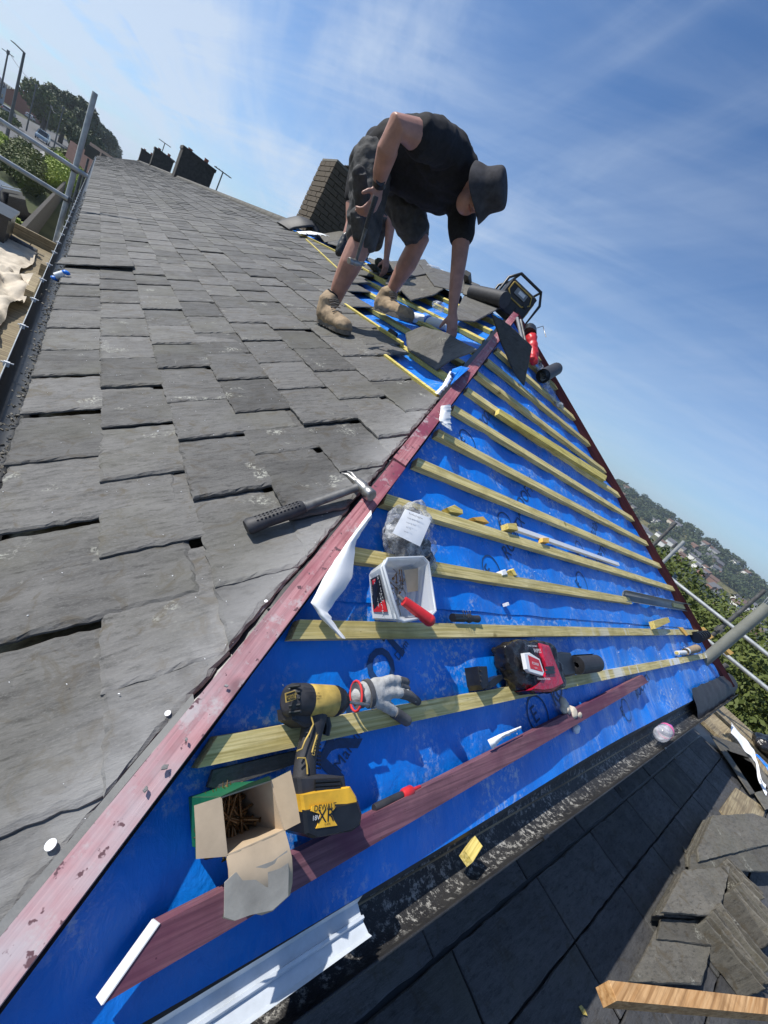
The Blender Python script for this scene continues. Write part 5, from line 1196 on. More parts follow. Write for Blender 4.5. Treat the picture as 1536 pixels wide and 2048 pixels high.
# coffee cup and ribbed boot by the pipe
it = Item('paper_cup', 'brown paper cup on its side against the vent pipe', 'cup', 1392, 1300); a, b = P(1372,1303,.005), P(1393,1297,.012)
g = G(); g.tube([a, b], [.024,.032], 16, cap=False); g.tube([a, a+(b-a)*.03], .0238, 16); it.part('cup', g, M['boot']); g = G(); g.tube([a-(b-a)*.05, a+(b-a)*.08], .026, 16, cap=False); it.part('rim', g, M['white'])
it = Item('masking_roll', 'small white roll with a yellowish core beside the paper cup', 'roll', 1362, 1308); g = G(); g.tube([P(1354,1306,-.004), P(1370,1305,-.002)], .016, 14); it.part('roll', g, M['white']); g = G(); g.tube([P(1352.5,1306,-.004), P(1354.5,1306,-.004)], .010, 12); it.part('core', g, M['block'])
it = Item('pipe_boot', 'black ribbed rubber pipe collar behind the vent pipe', 'collar', 1405, 1280)
for k in range(5): g = G(); a = P(1392+k*5,1275-k*1.5,.015+.004*k); g.tube([a, a+V((.014,.004,.002))], [.050-.003*k,.047-.003*k], 18); it.part('rib', g, M['black_plastic'])
for (x0,y0,x1,y1,lab) in ((1401,1256,1426,1278,'orange cut batten end beyond the far hip board'),(1452,1300,1466,1310,'orange cut batten end lower beyond the far hip board')):
    g = G(); g.prism(pp([(x0,y0),(x0+8,y0-2),(x1+3,y1-4),(x1-4,y1)], 0), -.04, -.005, FH, inset=.001); tag(g.build('batten_end', M['orange']), lab, 'batten', 'cut batten ends at the far hip')
# rag near the purple board
g = blob('rag', [('b', tuple(P(1130,1412,.006)), (.030,.034,.018)), ('b', tuple(P(1141,1422,.003)), (.024,.024,.016)), ('b', tuple(P(1152,1432,.0)), (.026,.018,.012))], M['canvas'], None, .005, 2, .012, 26); g.matrix_world = FH; tag(g, 'crumpled pale rag tucked under the purple board', 'rag')
g = blob('rag', [('b', tuple(P(1153,1458,-.012)), (.026,.014,.010))], M['paper'], None, .004, 2, .008, 30); g.matrix_world = FH; tag(g, 'small white scrap poking out below the purple board', 'rag')
# pale plastic channel lying along the gutter
a, b = V((.15,.012,ZG+.050)), V((.72,-.004,ZG+.040)); pts = None
pa = atz(716,1799,ZG+.06); pb = atz(250,2085,ZG+.07); pc = atz(726,1845,ZG+.055); d = (pa-pb).normalized()
t = thing('plastic_channel', 'pale blue-grey plastic channel lying along the black gutter at the bottom', 'channel', Matrix.Translation(pa)); sd = V((d.y,-d.x,0)).normalized()
if sd.y > 0: sd = -sd
prof = [(0,.024),(.003,.004),(.020,.001),(.022,.008),(.026,.008),(.028,.001),(.046,.004),(.052,.010)]; L_ = 1.2; g = G(); vs = []
for i in range(2):
    for q in (0,-.0025):
        for (o_, z_) in prof: vs.append(-d*(L_*i)+sd*o_+V((0,0,z_-.008+q)))
n_ = len(prof); g.add(vs, [f for k in range(n_-1) for f in ((k,k+1,2*n_+k+1,2*n_+k),(n_+k,3*n_+k,3*n_+k+1,n_+k+1),(k,n_+k,n_+k+1,k+1))]+[(0,2*n_,3*n_,n_),(n_-1,2*n_-1,4*n_-1,3*n_-1)]); g.build('channel', simple('pale_upvc', (.52,.56,.60), .4, .12, 30, .1), t)
# block and bottle in the gutter
p = atz(942,1702,ZG+.005); g = G(); g.box((-.030,-.013,-.012),(.030,.013,.012)); tag(g.build('wood_block', M['block'], None, Matrix.Translation(p) @ Matrix.Rotation(.25,4,'Z')), 'yellow wood block lying in the black gutter', 'block', BO)
it = None; p0 = atz(1326,1466,ZG+.035); t = thing('drink_bottle', 'clear crushed bottle with pink label and purple cap in the gutter', 'bottle', Matrix.Translation(p0)); dx = V((1,.03,.02)).normalized()
q = lambda s_: dx*s_
g = G(); g.tube([q(-.055),q(-.05),q(-.03),q(-.01),q(.0),q(.02),q(.045),q(.085),q(.115)], [.020,.034,.037,.033,.037,.034,.037,.034,.016], 20); g.tube([q(.115),q(.135)], .013, 14); g.build('bottle_body', M['bottle'], t)
g = G(); g.tube([q(.042),q(.072)], [.0378,.0365], 20, cap=False); g.build('label', M['pink'], t); g = G(); g.tube([q(.118),q(.150)], [.0175,.0165], 16); g.build('cap', M['purple'], t)
# ---- hammer lying on the slates
def hammer(name, lab, A, B, hd, nrm_, L, mats, tk=1):
    """A = handle butt, B = centre of head, hd = direction of the striking face, all in space"""
    t = thing(name, lab, 'hammer', Matrix.Translation(A), 'claw hammers'); d = (B-A).normalized(); k = (B-A).length/.33; k_ = k;  z = V(nrm_).normalized(); hd = (hd-d*hd.dot(d)).normalized(); R_ = lambda s_: d*(s_*k)
    g = G(); g.tube([R_(0),R_(.008),R_(.05),R_(.10),R_(.150),R_(.155)], [(.015*k,.020*k),(.019*k,.024*k),(.017*k,.020*k),(.018*k,.021*k),(.017*k,.020*k),(.013*k,.015*k)], 16, up=z); g.v = [tuple(d*V(v).dot(d)+(V(v)-d*V(v).dot(d))*tk) for v in g.v]; h_ = g.build('grip', mats[0], t)
    for i in range(12):
        for j in range(3): g = G(); c = R_(.025+i*.010)+z*(.0172*k*tk)+z.cross(d)*((j-1)*.008*k*tk); g.tube([c, c+d*.005*k+z*.0008], .0016*k, 5); g.build('grip_rib', mats[0], t)
    g = G(); g.tube([R_(.150),R_(.157)], [(.0145*k,.017*k)]*2, 14, up=z); g.tube([R_(.157),R_(.30),R_(.325)], [(.011*k,.016*k),(.010*k,.013*k),(.012*k,.014*k)], 10, up=z); g.v = [tuple(d*V(v).dot(d)+(V(v)-d*V(v).dot(d))*tk) for v in g.v]; g.build('shaft', mats[1], t)
    c = R_(.33); g = G(); g.tube([c-hd*.018*k, c+hd*.012*k, c+hd*.022*k, c+hd*.028*k, c+hd*.050*k, c+hd*.054*k], [(.016*k,.016*k),(.018*k,.018*k),(.013*k,.013*k),(.017*k,.017*k),(.018*k,.018*k),(.015*k,.015*k)], 16); g.build('head', mats[2], t)
    sd = z.cross(hd)
    for s_ in (-1,1): g = G(); g.tube([c-hd*.012*k, c-hd*.035*k+z*.004*k*0+sd*(s_*.004*k), c-hd*.056*k-d*.002*k+z*.006*k+sd*(s_*.007*k), c-hd*.074*k-d*.006*k+z*.004*k+sd*(s_*.010*k)], [(.011*k,.009*k),(.009*k,.0075*k),(.007*k,.006*k),(.002*k,.006*k)], 10); g.build('claw', mats[2], t)
    return t
Ah, Bh = onp(FM,492,1055,.020), onp(FM,722,972,.034); hd = onp(FM,742,1000,.03)-onp(FM,700,945,.03)
hammer('claw_hammer', 'claw hammer with ribbed black grip lying on the slates against the hip board', Ah, Bh, hd, en1, .33, (M['rubber'], M['coupler'], M['steel']))
# nails, discs and chips on the near slates
def disc(px, py, r_, lab, mat, grp): g = G(); g.tube([(0,0,0),(0,0,.002)], r_, 20); return tag(g.build('rivet_disc', M[mat], None, FM @ Matrix.Translation(PM(px,py,-.003))), lab, 'disc', grp)
disc(102,1690,.0068,'white plastic disc on the nearest slate at the lower left','paper','round discs on the slates')
disc(336,1427,.0048,'cream washer on the whitened slate beside the hip board','paper','round discs on the slates')
disc(532,1203,.0036,'small white disc at the hip board edge','paper','round discs on the slates')
r_ = random.Random(61); g = G()
for k in range(330):
    x = r_.uniform(0,1.6); y = .25+r_.random()**1.3*3
    if y < hip_y(x/n1)+.03 or x < 0: continue
    s_ = r_.uniform(.0005,.0015)*(1 if r_.random() < .95 else 2); mm = FM @ Matrix.Translation((x,y,.002)) @ Matrix.Rotation(r_.random()*6,4,'Z'); g.prism([(-s_,-s_*.4),(s_,-s_*.3),(s_*.6,s_*.5),(-s_*.8,s_*.4)], 0, .0012, mm)
tag(g.build('grit', M['paper']), 'pale chips and grit scattered on the near slates', kind='stuff')
g = G()
for k in range(160):
    x = r_.uniform(.1,4.6); s_ = r_.uniform(.2,2.4)
    if x < hip_u0(s_)+.05 or x > hip_u1(s_)-.05: continue
    q = r_.uniform(.001,.004); g.prism([(-q,-q*.5),(q,-q*.4),(q*.5,q*.6)], 0, .002, FH @ Matrix.Translation((x,s_,MEMN+mem_h(x,s_)+.001)) @ Matrix.Rotation(r_.random()*6,4,'Z'))
tag(g.build('sawdust', M['paper']), 'pale dust flecks and chips scattered on the blue underlay', kind='stuff')
for (px, py, lab) in ((290,1580,'slate crumb on the hip board by the lowest batten'),(330,1535,'larger grey crumb on the hip board'),(452,1372,'grey slate chip on the hip board halfway to the hammer'),(372,1480,'grey chip pressed onto the hip board near the washer')):
    g = G(); q_ = random.Random(px).uniform(.35,.7); g.prism([(-.008*q_,-.003*q_),(.002*q_,-.006*q_),(.007*q_,-.003*q_),(.009*q_,.003*q_),(-.003*q_,.005*q_)], 0, .002, Matrix.Rotation(px,4,'Z'), inset=.0006); p = onp(FM,px,py,.0125); tag(g.build('slate_crumb', M['slate'], None, Matrix.Translation(p)), lab, 'crumb', 'slate crumbs on the hip board')
# ---- near the apex: loose slates, radio, tools
AS = 'single loose slates on the roof'
def rayq(pts, th, lab, mat='slate'): return quad_slate('loose_slate', pts, th, lab, AS, mat)
def mp(px, py, n): return onp(FM, px, py, n)
rayq([mp(812,672,.02), mp(845,655,.07), mp(893,662,.10), mp(955,708,.06), mp(905,722,.02), mp(872,735,.0), mp(815,700,-.01)], .010, 'dark slate being set down by the bending man’s hand'.replace('’',"'"))
rayq([mp(931,586,.03), mp(1004,615,.03), mp(950,645,.02), mp(905,640,.02), mp(918,612,.02)], .010, 'large pale slate lying flat just left of the radio')
rayq([mp(790,570,.02), mp(838,535,.03), mp(893,575,.03), mp(868,592,.02), mp(822,602,.02)], .010, 'pale slate right of the standing boot', 'slate_old')
rayq([mp(838,530,.05), mp(905,548,.05), mp(960,572,.04), mp(935,590,.03), mp(868,572,.04)], .010, 'loose slate below the clear bottle near the ridge')
rayq([mp(735,520,.02), mp(780,523,.03), mp(795,540,.03), mp(760,548,.02)], .010, 'loose slate under the hand of the person behind', 'slate_old')
rayq([mp(775,525,.02), mp(850,520,.05), mp(870,545,.05), mp(800,560,.03)], .010, 'broad loose slate by the ridge right of the black rag')
rayq([mp(930,568,.05), mp(1000,590,.05), mp(990,600,.05), mp(925,590,.04)], .010, 'loose slate partly behind the large pale one', 'slate_old')
rayq([mp(780,552,.01), mp(830,560,.02), mp(800,585,.02), mp(770,568,.01)], .010, 'small slate hugging the battens behind the right boot')
rayq([mp(638,470,.02), mp(690,462,.03), mp(700,478,.03), mp(650,486,.02)], .010, 'pale slate lying below the brick chimney', 'slate_old')
rayq([mp(660,478,.02), mp(720,490,.03), mp(705,500,.03), mp(655,488,.02)], .010, 'slate half hidden behind the front man, below the chimney')
# upright dark slate on the first battens of the hipped end
up_ = [P(993,626,.13), P(1018,650,.12), P(1054,693,.10), P(1054,772,.0), P(1030,745,.0), P(990,690,.0)]
rayq([FH @ p for p in up_], .009, 'dark slate standing against the hip board near the apex', 'slate_dark')
g = G(); g.tube([mp(935,600,.05), mp(1010,600,.06)], [.045,.045], 12); 
p_a, p_b = mp(945,585,.07), mp(1010,600,.10); g = G(); g.tube([p_a, p_b], [.06,.06], 16, flat=None); tag(g.build('lead_roll', M['rubber']), 'dark grey roll lying against the radio at the ridge', 'roll')
g = G(); g.box((-.07,-.03,-.02),(.07,.03,.02)); tag(g.build('black_case', M['black_plastic'], None, Matrix.Translation(mp(935,556,.10)) @ Matrix.Rotation(.5,4,'Z') @ Matrix.Rotation(.25,4,'Y')), 'flat black case on the ridge right of the clear bottle', 'case')
def clear(name, px, py, r_, L_, lab): p = mp(px,py,.03); t = thing(name, lab, 'bottle', Matrix.Translation(p)); g = G(); d = V((.9,-.3,.35)).normalized(); g.tube([d*-L_, d*-L_*.8, d*L_*.5, d*L_*.8, d*L_], [r_*.8,r_,r_,r_*.4,r_*.35], 14); g.build('bottle_body', M['bottle'], t); g = G(); g.tube([d*L_*.96, d*L_*1.15], r_*.45, 10); g.build('cap', M['white'], t)
clear('water_bottle', 868, 538, .033, .09, 'clear bottle lying on the loose slates at the ridge')
o = blob('plastic_bag', [('b', tuple(mp(876,613,.03)), (.05,.06,.035))], M['film'], None, .007, 2, .012, 25); tag(o, 'clear plastic bag of brown clips lying left of the reaching hand', 'bag')
g = G(); g.tube([mp(800,628,-.02), mp(895,652,-.02)], .034, 14); tag(g.build('paper_roll', M['paper']), 'white paper roll lying between battens behind the right boot', 'roll')
g = G(); g.tube([mp(848,636,-.015), mp(858,642,-.015)], .036, 14); tag(g.build('blue_sleeve', M['blue']), 'blue band around the white paper roll', 'band')
p = mp(778,662,.0); g = G(); g.tube([p, p+V((.03,-.05,.0))], .018, 10); tag(g.build('tape_measure', M['black_plastic']), 'small black tool lying between the boots on the blue sheet', 'tool')
# radio
rc = A0+V((.10,.20,.10)); t = thing('site_radio', 'yellow and black site radio in a roll cage standing on the ridge end', 'radio', Matrix.Translation(rc)); R_ = Matrix.Rotation(-.6,4,'Z') @ Matrix.Rotation(.10,4,'Y') @ Matrix.Rotation(-.12,4,'X')
def rp(name, g, mat): return g.build(name, mat, t, R_)
g = G(); g.prism([(-.13,-.10),(.13,-.10),(.13,.10),(-.13,.10)], -.11, .11, inset=.02); rp('body', g, M['rubber'])
g = G(); g.box((.131,-.08,-.09),(.138,.08,.07)); rp('side_panel', g, M['yellow'])
g = G(); ring_ = [(-.11,-.104,.085),(.08,-.104,.085),(.11,-.104,.03),(.06,-.104,-.02),(-.06,-.104,-.02),(-.11,-.104,.02),(-.11,-.104,.085)]; g.tube(ring_, .006, 8); rp('face_trim', g, M['dusty_yellow'])
g = G(); g.box((-.06,-.112,.02),(.05,-.101,.07)); rp('display', g, M['grey_plastic']); g = G(); g.box((-.03,-.114,.035),(.03,-.1125,.062)); rp('screen', g, M['white'])
for x in (-.07,.07): g = G(); g.tube([(x,-.101,-.06),(x,-.112,-.06)], .036, 18); rp('speaker', g, M['black_plastic'])
g = G(); g.tube([(.08,-.11,.0),(.08,-.125,.0)], .014, 12); rp('knob', g, M['black_plastic'])
cage = [[(-.17,s_*.13,-.13),(-.17,s_*.13,.07),(-.11,s_*.13,.15),(.11,s_*.13,.15),(.17,s_*.13,.07),(.17,s_*.13,-.13),(-.17,s_*.13,-.13)] for s_ in (-1,1)]
for c in cage: g = G(); g.tube(c, .012, 8); rp('cage_hoop', g, M['black_plastic'])
for (x,z) in ((-.17,-.13),(.17,-.13),(-.11,.15),(.11,.15)): g = G(); g.tube([(x,-.13,z),(x,.13,z)], .010, 8); rp('cage_bar', g, M['black_plastic'])
# red pouch, key, hose piece
it = Item('tool_pouch', 'red fabric tool pouch with black top hanging below the radio', 'pouch', 1068, 700)
o = blob('pouch', [('t', [P(1068,722,.03), P(1066,700,.045), P(1062,675,.06)], [(.032,.045),(.035,.042),(.045,.05)])], M['red'], it.t, .007, 3, .008, 18); o.matrix_local = it.L
g = G(); g.tube([P(1060,668,.065), P(1061,658,.07)], [(.045,.055),(.042,.05)], 12); it.part('top', g, M['black_plastic'])
a = FH @ P(1074,656,.08); g = G(); e1 = (FH @ P(1086,652,.11))-a; e2 = (FH @ P(1092,674,.11))-a; g.tube([V(), e1, e2], .0035, 6); tag(g.build('hex_key', M['steel'], None, Matrix.Translation(a)), 'thin bent steel key sticking out of the red pouch against the sky', 'tool')
it = Item('sealant_tube', 'pair of grey tubes lying between the dark slate and the radio', 'tube', 1038, 660); g = G(); g.tube([P(1034,636,.04), P(1046,688,.02)], .012, 10); it.part('tube', g, M['grey_plastic']); g = G(); g.tube([P(1041,640,.045), P(1052,690,.03)], .010, 10); it.part('tube', g, M['coupler'])
it = Item('pipe_offcut', 'muddy black pipe offcut lying on the far hip board', 'pipe', 1100, 750); g = G(); a, b = P(1086,752,.05), P(1112,738,.06); g.tube([a, b], .05, 18, cap=False); g.tube([b, a], .045, 18, cap=False); it.part('pipe', g, M['rubber'])
o = blob('plastic_bag', [('t', [FH @ P(1078,728,.02), FH @ P(1090,770,.015), FH @ P(1112,800,.01), FH @ P(1128,822,.0)], [(.02,.05),(.02,.06),(.016,.05),(.008,.02)])], M['film'], None, .008, 1, .02, 16); tag(o, 'grey crumpled plastic bag trailing down the battens below the red pouch', 'bag')
# crumpled blue and dark sheet pieces by the near chimney
ribbon('flashing_sheet', [(594,463),(620,462),(645,467)], [(600,468),(630,469),(660,473)], M['paper'], 'white sheet edge at the foot of the brick chimney', 'sheet', .03, FM)
ribbon('membrane_curl', [(905,738),(922,732),(940,736)], [(900,748),(908,758),(900,770)], M['blue'], 'blue underlay edge curling up beside the hip board', 'strip', .03, FM, .03)
ribbon('membrane_strip', [(900,742),(885,770),(870,785)], [(912,745),(893,775),(878,790)], M['paper'], 'white underside of the underlay turned up beside the hip board', 'strip', .03, FM, .01)
# stacked slates perched on the chimney
for k, (px, py, dx) in enumerate(((690,300,0),(700,293,.05),(712,285,.12),(720,276,.2))):
    z = 1.78+.02*k; g = slate_geo([(-.2,-.15),(.3,-.15),(.3,.15),(-.2,.15)], .012, .05, .006, .006, random.Random(k)); tag(g.build('loose_slate', M['slate_dark'], None, Matrix.Translation((2.98+dx,7.75,z+.03*k)) @ Matrix.Rotation(.25*k,4,'Z') @ Matrix.Rotation(-.25*k-.05,4,'Y')), ('lowest slate','second slate','third slate','topmost tilted slate')[k]+' of the heap on the brick chimney', 'slate', 'slates heaped on the chimney')
# ------------------------------------------------------------------ the roofers
def Q(px, py, y): return aty(px, py, y)
man = thing('person', 'man in black T-shirt, charcoal shorts and bucket hat bending over to lay a slate', 'person', Matrix.Translation(Q(690,640,2.5)))
MI = tocal(man)
def fin(o): o.matrix_local = MI; return o
def T(pts, rs, **k): return ('t', [Q(*p) for p in pts], rs, k) if k else ('t', [Q(*p) for p in pts], rs)
RL = [(742,345,2.66),(732,420,2.60),(722,482,2.52),(700,530,2.50),(680,572,2.52),(668,604,2.54)]
LL = [(792,375,2.86),(818,430,2.78),(838,480,2.70),(814,528,2.72),(795,560,2.74),(783,582,2.75)]
RA = [(872,282,2.27),(830,270,2.20),(793,253,2.17),(775,300,2.20),(762,345,2.26),(757,372,2.29)]
LA = [(925,415,2.42),(924,465,2.36),(918,520,2.28),(911,575,2.20),(905,622,2.14)]
head = Q(962,386,2.22)
hu = (Q(1000,376,2.22)-Q(930,392,2.36)).normalized()              # towards the crown of the head
cz_ = V((0,0,-1))
body = [
 T([(760,325,2.74),(775,312,2.70),(815,302,2.62),(868,318,2.50),(905,342,2.42),(925,358,2.36)], [.09,.09,.09,.095,.09,.075]),
 T([(912,352,2.40),(938,370,2.31),(956,382,2.24)], [.07,.058,.062]),
 ('b', tuple(head), (.082,.090,.092)),
 ('b', tuple(head-hu*.045+V((-.012,-.01,-.045))), (.058,.062,.062)),
 T(RL, [.095,.082,.068,.064,.050,.038]), T(LL, [.100,.088,.068,.064,.050,.038]),
 T(RA, [.074,.062,.052,.050,.040,.029]), T(LA, [.068,.056,.047,.038,.027]),
]
# face: nose, brow, chin, ear
fd = (V((-.10,-.60,-.62))-hu*.0).normalized(); fd = (fd-hu*fd.dot(hu)).normalized(); sdv = hu.cross(fd)
body += [('t', [head+fd*.078+hu*.012, head+fd*.104-hu*.016], [.010,.014]), ('b', tuple(head+fd*.066+hu*.028), (.05,.03,.03)), ('b', tuple(head+fd*.062-hu*.078), (.030,.030,.026)), ('b', tuple(head+fd*.076-hu*.046), (.022,.022,.014)),
         ('b', tuple(head+sdv*.086-hu*.01), (.014,.022,.030)), ('b', tuple(head-sdv*.086-hu*.01), (.014,.022,.030))]
# hands: palm and five fingers each
def hand(w_, palm, fdir, side, curl, z, spread=.9, s_=1.0, thumb=None):
    """w_ wrist, palm centre, finger direction, side = across the knuckles, curl = direction the fingers bend to"""
    out = []; kn = palm+fdir*.040*s_
    out.append(('t', [w_, palm-fdir*.012*s_, kn], [(.024*s_,.027*s_),(.020*s_,.038*s_),(.015*s_,.040*s_)], {'up': tuple(curl)}))
    ln = (.040,.046,.043,.034)
    for i in range(4):
        o_ = side*((i-1.5)*.0195*s_); b = kn+o_*.9; a1 = .25+z; a2 = .75+z*1.6; a3 = 1.1+z*2.0
        p1 = b+(fdir*math.cos(a1)+curl*math.sin(a1)+side*((i-1.5)*.06*spread))*ln[i]*s_; p2 = p1+(fdir*math.cos(a2)+curl*math.sin(a2))*ln[i]*.66*s_; p3 = p2+(fdir*math.cos(a3)+curl*math.sin(a3))*ln[i]*.5*s_
        out.append(('t', [b-fdir*.01, p1, p2, p3], [.0098*s_,.0092*s_,.0082*s_,.0070*s_]))
    t0 = palm-fdir*.022*s_+side*(-.026*s_); th = thumb if thumb is not None else (fdir*.6-side*.6+curl*.45).normalized(); t1 = t0+th*.042*s_; t2 = t1+(th+fdir*.5+curl*.2).normalized()*.032*s_
    out.append(('t', [t0, t1, t2], [.0145*s_,.0115*s_,.0088*s_])); return out
# reaching hand: fingers spread down on the slate
wL = Q(905,622,2.14); pL = Q(905,643,2.12); fL = (Q(903,680,2.085)-pL).normalized(); sL = (Q(925,645,2.12)-Q(885,645,2.12)).normalized(); cL = fL.cross(sL).normalized()
if cL.y > 0: cL = -cL
body += hand(wL, pL, fL, sL, -cL, -.12, 2.2)
# hand gripping the hammer
wR = Q(757,372,2.29); pR = Q(752,398,2.29); fR = (Q(738,428,2.27)-pR).normalized(); sR = (Q(735,398,2.26)-Q(766,408,2.33)).normalized(); sR = (sR-fR*sR.dot(fR)).normalized(); cR = fR.cross(sR).normalized()
if cR.y > 0: cR = -cR
body += hand(wR, pR, fR, -sR, -cR, .35, .4, 1.0)
fin(blob('skin', body, M['skin'], man, .0068, 3))
# hair under the hat
fin(blob('hair', [('b', tuple(head+hu*.012-fd*.018), (.088,.092,.094))], simple('brown_hair', (.05,.03,.02), .8, .4, 60, .5), man, .008, 2, .003, 60))
for s_ in (-1,1):
    g = G(); e_ = head+fd*.079+hu*.006+sdv*(.030*s_); g.ball(tuple(e_), .0105, 10); fin(g.build('eye', M['white'], man)); g = G(); g.ball(tuple(e_+fd*.0068), .0055, 8); fin(g.build('pupil', M['black_plastic'], man))
g = G(); g.tube([head+fd*.098-hu*.046-sdv*.020, head+fd*.102-hu*.048, head+fd*.098-hu*.046+sdv*.020], [.003,.0045,.003], 8); fin(g.build('lips', simple('lip_skin', (.30,.11,.09), .5, .1, 30, 0), man))
# T-shirt
tee = [T([(752,315,2.74),(778,302,2.70),(815,298,2.61),(863,306,2.50),(898,328,2.42),(920,348,2.37)], [.100,.128,.138,.152,.142,.108]),
       T([(785,330,2.70),(830,355,2.60),(870,370,2.54),(895,376,2.50)], [.11,.115,.125,.110]), T([(855,385,2.58),(885,398,2.54)], [.085,.08]), T([(830,325,2.62),(880,340,2.50),(908,358,2.42)], [.12,.13,.115]), T([(870,300,2.42),(896,318,2.38)], [.125,.125]),
       T([(888,296,2.34),(868,282,2.27),(843,275,2.215)], [.095,.092,.084]), T([(905,380,2.47),(925,420,2.42),(923,470,2.355)], [.100,.082,.072])]
def wrinkle(o, amp, sc, st=(1,1,1)):
    me = o.data; ns = [v.normal.copy() for v in me.vertices]
    for v, n_ in zip(me.vertices, ns):
        q = V((v.co.x*sc*st[0], v.co.y*sc*st[1], v.co.z*sc*st[2])); v.co += n_*amp*(1-2*abs(noise.noise(q)))*.8+n_*amp*.5*noise.noise(q*2.6)
    return o
fin(wrinkle(blob('t_shirt', tee, M['tee'], man, .008, 8), .009, 7, (1.8,1,.8)))
# shorts
sh_ = [T([(745,325,2.75),(765,325,2.75),(790,338,2.78)], [.110,.125,.125]), T([(745,325,2.70),(737,380,2.64),(730,430,2.58),(726,478,2.53)], [.112,.108,.096,.084]), T([(788,355,2.84),(806,405,2.79),(828,460,2.72)], [.125,.112,.094])]
fin(wrinkle(blob('shorts', sh_, M['shorts'], man, .009, 3), .014, 11))
g = G(); 
for (x0,y0,x1,y1,yy,nm) in ((712,345,724,425,2.47,'holster_pocket'),(708,430,720,475,2.45,'cargo_pocket')):
    o = blob(nm, [('t', [Q(x0+6,y0,yy+.02), Q(x1-2,y1,yy+.03)], [(.035,.055),(.035,.05)])], M['shorts'], man, .007, 3, .007, 22); fin(o)
# socks and boots
def boot(ank, heel, toe, sole_n, name='boot'):
    """ank, heel, toe: points on the sole line and the ankle"""
    f = (toe-heel).normalized(); u = sole_n; L_ = (toe-heel).length; s_ = f.cross(u).normalized()
    A = heel+f*.05
    o = blob(name, [('t', [heel+f*.045+u*.045, heel+f*.10+u*.050, heel+f*.17+u*.042, toe-f*.045+u*.036], [(.050,.042),(.056,.047),(.050,.050),(.042,.052)], {'up': tuple(u)}), ('b', tuple(toe-f*.045+u*.034), (.046,.046,.034)),
        ('t', [heel+f*.055+u*.05, (heel+f*.06+u*.11).lerp(ank, .3), ank], [.052,.052,.058])], M['boot'], man, .0065, 4, .003, 35); fin(o)
    g = G(); n_ = 28; mm = mtx(heel, f, s_, u) if f.cross(s_).dot(u) > 0 else mtx(heel, f, -s_, u); pl = []
    for k in range(n_):
        a = 2*math.pi*k/n_; c = math.cos(a); x = L_*.5+L_*.5*c; wv = .052 if c > -.2 else .044; wv = wv*(1-.22*math.exp(-((x/L_-.45)/.18)**2)); pl.append((x, wv*math.copysign(abs(math.sin(a))**.7, math.sin(a))))
    g.prism(pl, -.002, .022, mm, inset=.003); fin(g.build('boot_sole', M['sole'], man))
    for k in range(8): 
        g = G(); g.box((.012+k*.033,-.041,-.006),(.028+k*.033,.041,-.0015), mm); fin(g.build('tread_lug', M['sole'], man))
    for k in range(5):
        g = G(); c = heel+f*(.115+.018*(4-k)*.9)+u*(.088+.014*k); c = c.lerp(ank+f*.046, .12*k); g.tube([c-s_*.032, c+u*.007, c+s_*.032], .0035, 6); fin(g.build('lace', M['sole'], man))
    g = G(); g.tube([ank-u*.012, ank+u*.010], [.061,.058], 18); fin(g.build('boot_collar', M['boot'], man))
    return o
hR, tR = onp(FM,637,640,.012), onp(FM,697,670,.012); aR = Q(660,600,2.53)
boot(aR, hR, tR, en1*.8+V((0,0,.25)))
hL, tL = onp(FM,748,618,.004), onp(FM,822,645,.02); aL = Q(779,588,2.76)
boot(aL, hL, tL, V((-.25,0,1)).normalized())
for a, kx in ((aR,(667,596,2.54)),(aL,(782,580,2.75))):
    g = G(); b = Q(*kx); d = (b-a).normalized() if (b-a).length > .001 else V((0,0,1)); g.tube([a-V((0,0,.02)), a+V((.004,0,.045))], [.046,.0425], 18); fin(g.build('sock', M['tee'], man))
# watch
c = Q(758,366,2.283); d = (Q(757,372,2.29)-Q(762,345,2.26)).normalized(); g = G(); g.tube([c-d*.013, c+d*.013], .0335, 18); fin(g.build('watch_strap', M['black_plastic'], man)); w_ = V((-.35,-.9,.1)).normalized(); g = G(); g.tube([c+w_*.028, c+w_*.041], .0225, 18); fin(g.build('watch_face', M['blackfilm'], man))
# bucket hat
hb_ = head+hu*.020; g = G(); n_ = 36; prof = [(-.030,.138),(-.026,.140),(.002,.118),(.018,.102),(.050,.100),(.088,.098),(.103,.090),(.110,.065),(.112,.0)]; u1_ = hu.cross(V((0,0,1))).normalized(); v1_ = hu.cross(u1_); vs = []
for r_i, (h_, r0) in enumerate(prof):
    for k in range(n_):
        a = 2*math.pi*k/n_; rr_ = r0*(1+.04*noise.noise(V((math.cos(a)*2,math.sin(a)*2,h_*14)))); dip = (-.030*max(0, math.cos(a-.3))**3+.012*math.sin(2*a)) if r_i < 2 else 0
        vs.append(hb_+hu*(h_+dip)+u1_*(rr_*math.cos(a))+v1_*(rr_*math.sin(a)))
g.add(vs, [(i*n_+k, i*n_+(k+1)%n_, (i+1)*n_+(k+1)%n_, (i+1)*n_+k) for i in range(len(prof)-1) for k in range(n_)], 0, True)
o = fin(g.build('bucket_hat', M['hatm'], man)); sd_ = o.modifiers.new('s','SOLIDIFY'); sd_.thickness = .003
sb_ = o.modifiers.new('b','SUBSURF'); sb_.levels = 1; sb_.render_levels = 2
# hammer in the hand
hammer('claw_hammer', 'claw hammer hanging from the right hand of the bending man', Q(752,392,2.225), Q(711,525,2.26), Q(690,522,2.24)-Q(730,530,2.28), (-.3,-.9,.2), .33, (M['rubber'], M['coupler'], M['steel']), .68)
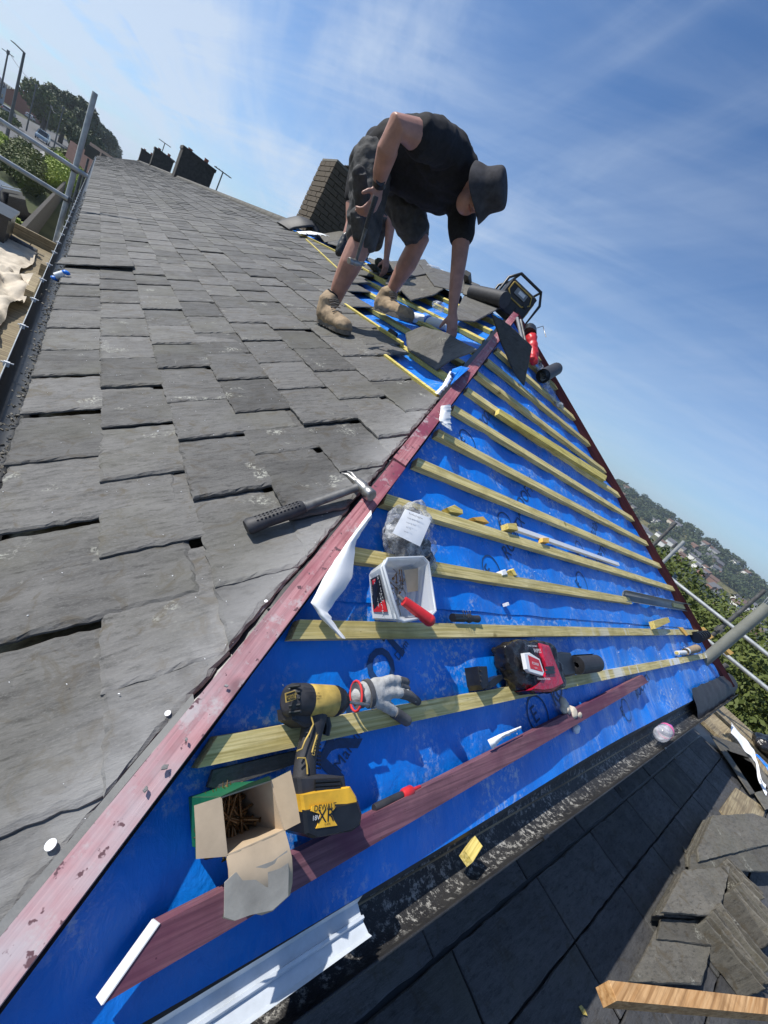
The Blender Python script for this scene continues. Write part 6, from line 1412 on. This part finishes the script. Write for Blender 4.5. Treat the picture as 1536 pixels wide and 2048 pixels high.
# second roofer, mostly hidden behind the first
p2 = thing('person', 'second roofer crouching behind the bending man, only bare forearms clearly seen', 'person', Matrix.Translation(Q(740,480,4.2)))
P2I = tocal(p2)
def fin2(o): o.matrix_local = P2I; return o
b2 = [T([(735,330,4.15),(742,370,4.15),(745,415,4.25)], [.15,.16,.15]), T([(738,320,4.12),(745,300,4.08)], [.06,.06]), ('b', tuple(Q(752,290,4.04)), (.085,.09,.11)),
      T([(770,350,4.15),(785,400,4.1),(781,450,3.98),(773,515,3.93)], [.07,.055,.045,.028]), T([(715,350,4.1),(704,410,3.98),(702,448,3.9),(690,478,3.84)], [.07,.055,.045,.03]),
      T([(735,420,4.3),(720,440,4.05),(735,470,4.2),(745,490,4.4)], [.10,.085,.06,.045]), T([(755,420,4.3),(760,440,4.05),(752,470,4.2),(750,490,4.4)], [.10,.085,.06,.045])]
w2_ = Q(773,515,3.93); b2 += hand(w2_, Q(772,526,3.92), (Q(770,545,3.9)-Q(772,526,3.92)).normalized(), (Q(790,526,3.92)-Q(760,526,3.92)).normalized(), V((0,.9,-.3)).normalized(), .1)
fin2(blob('skin', b2, M['skin'], p2, .010, 3))
fin2(blob('t_shirt', [T([(735,330,4.15),(742,370,4.15),(745,400,4.22)], [.17,.18,.165]), T([(770,350,4.15),(783,385,4.11)], [.085,.075]), T([(715,350,4.1),(706,395,4.0)], [.085,.075])], M['tee'], p2, .013, 4))
fin2(blob('trousers', [T([(745,410,4.25),(730,430,4.15),(735,470,4.2),(745,488,4.38)], [.16,.12,.085,.07]), T([(750,410,4.25),(760,440,4.08),(752,470,4.2),(752,488,4.38)], [.15,.11,.085,.07])], M['shorts'], p2, .013, 4))
fin2(blob('glove', [T([(692,472,3.85),(684,492,3.82),(678,505,3.80)], [.035,.042,.035])], M['black_plastic'], p2, .008, 3, .004, 30))
fin2(blob('cap', [('b', tuple(Q(752,284,4.03)), (.095,.10,.10))], M['hatm'], p2, .01, 3))
o = blob('rag', [('b', tuple(onp(FM,770,534,.05)), (.13,.09,.035)), ('b', tuple(onp(FM,748,538,.04)), (.09,.07,.03))], simple('dark_rag', (.05,.05,.04), .9, .4, 20, .5), None, .009, 1, .03, 12); tag(o, 'dark crumpled rag under the hand of the second roofer', 'rag')
# ------------------------------------------------------------------ air
g = G(); g.box((-2600,-2600,-44),(2600,2600,60)); m = bpy.data.materials.new('haze'); m.use_nodes = True; m.node_tree.nodes.clear()
vo = m.node_tree.nodes.new('ShaderNodeVolumePrincipled'); ou = m.node_tree.nodes.new('ShaderNodeOutputMaterial'); m.node_tree.links.new(vo.outputs[0], ou.inputs['Volume'])
vo.inputs['Color'].default_value = (.78,.88,1,1); vo.inputs['Density'].default_value = .0003; vo.inputs['Anisotropy'].default_value = .3
tag(g.build('haze', m), 'thin summer haze over the valley', kind='stuff')
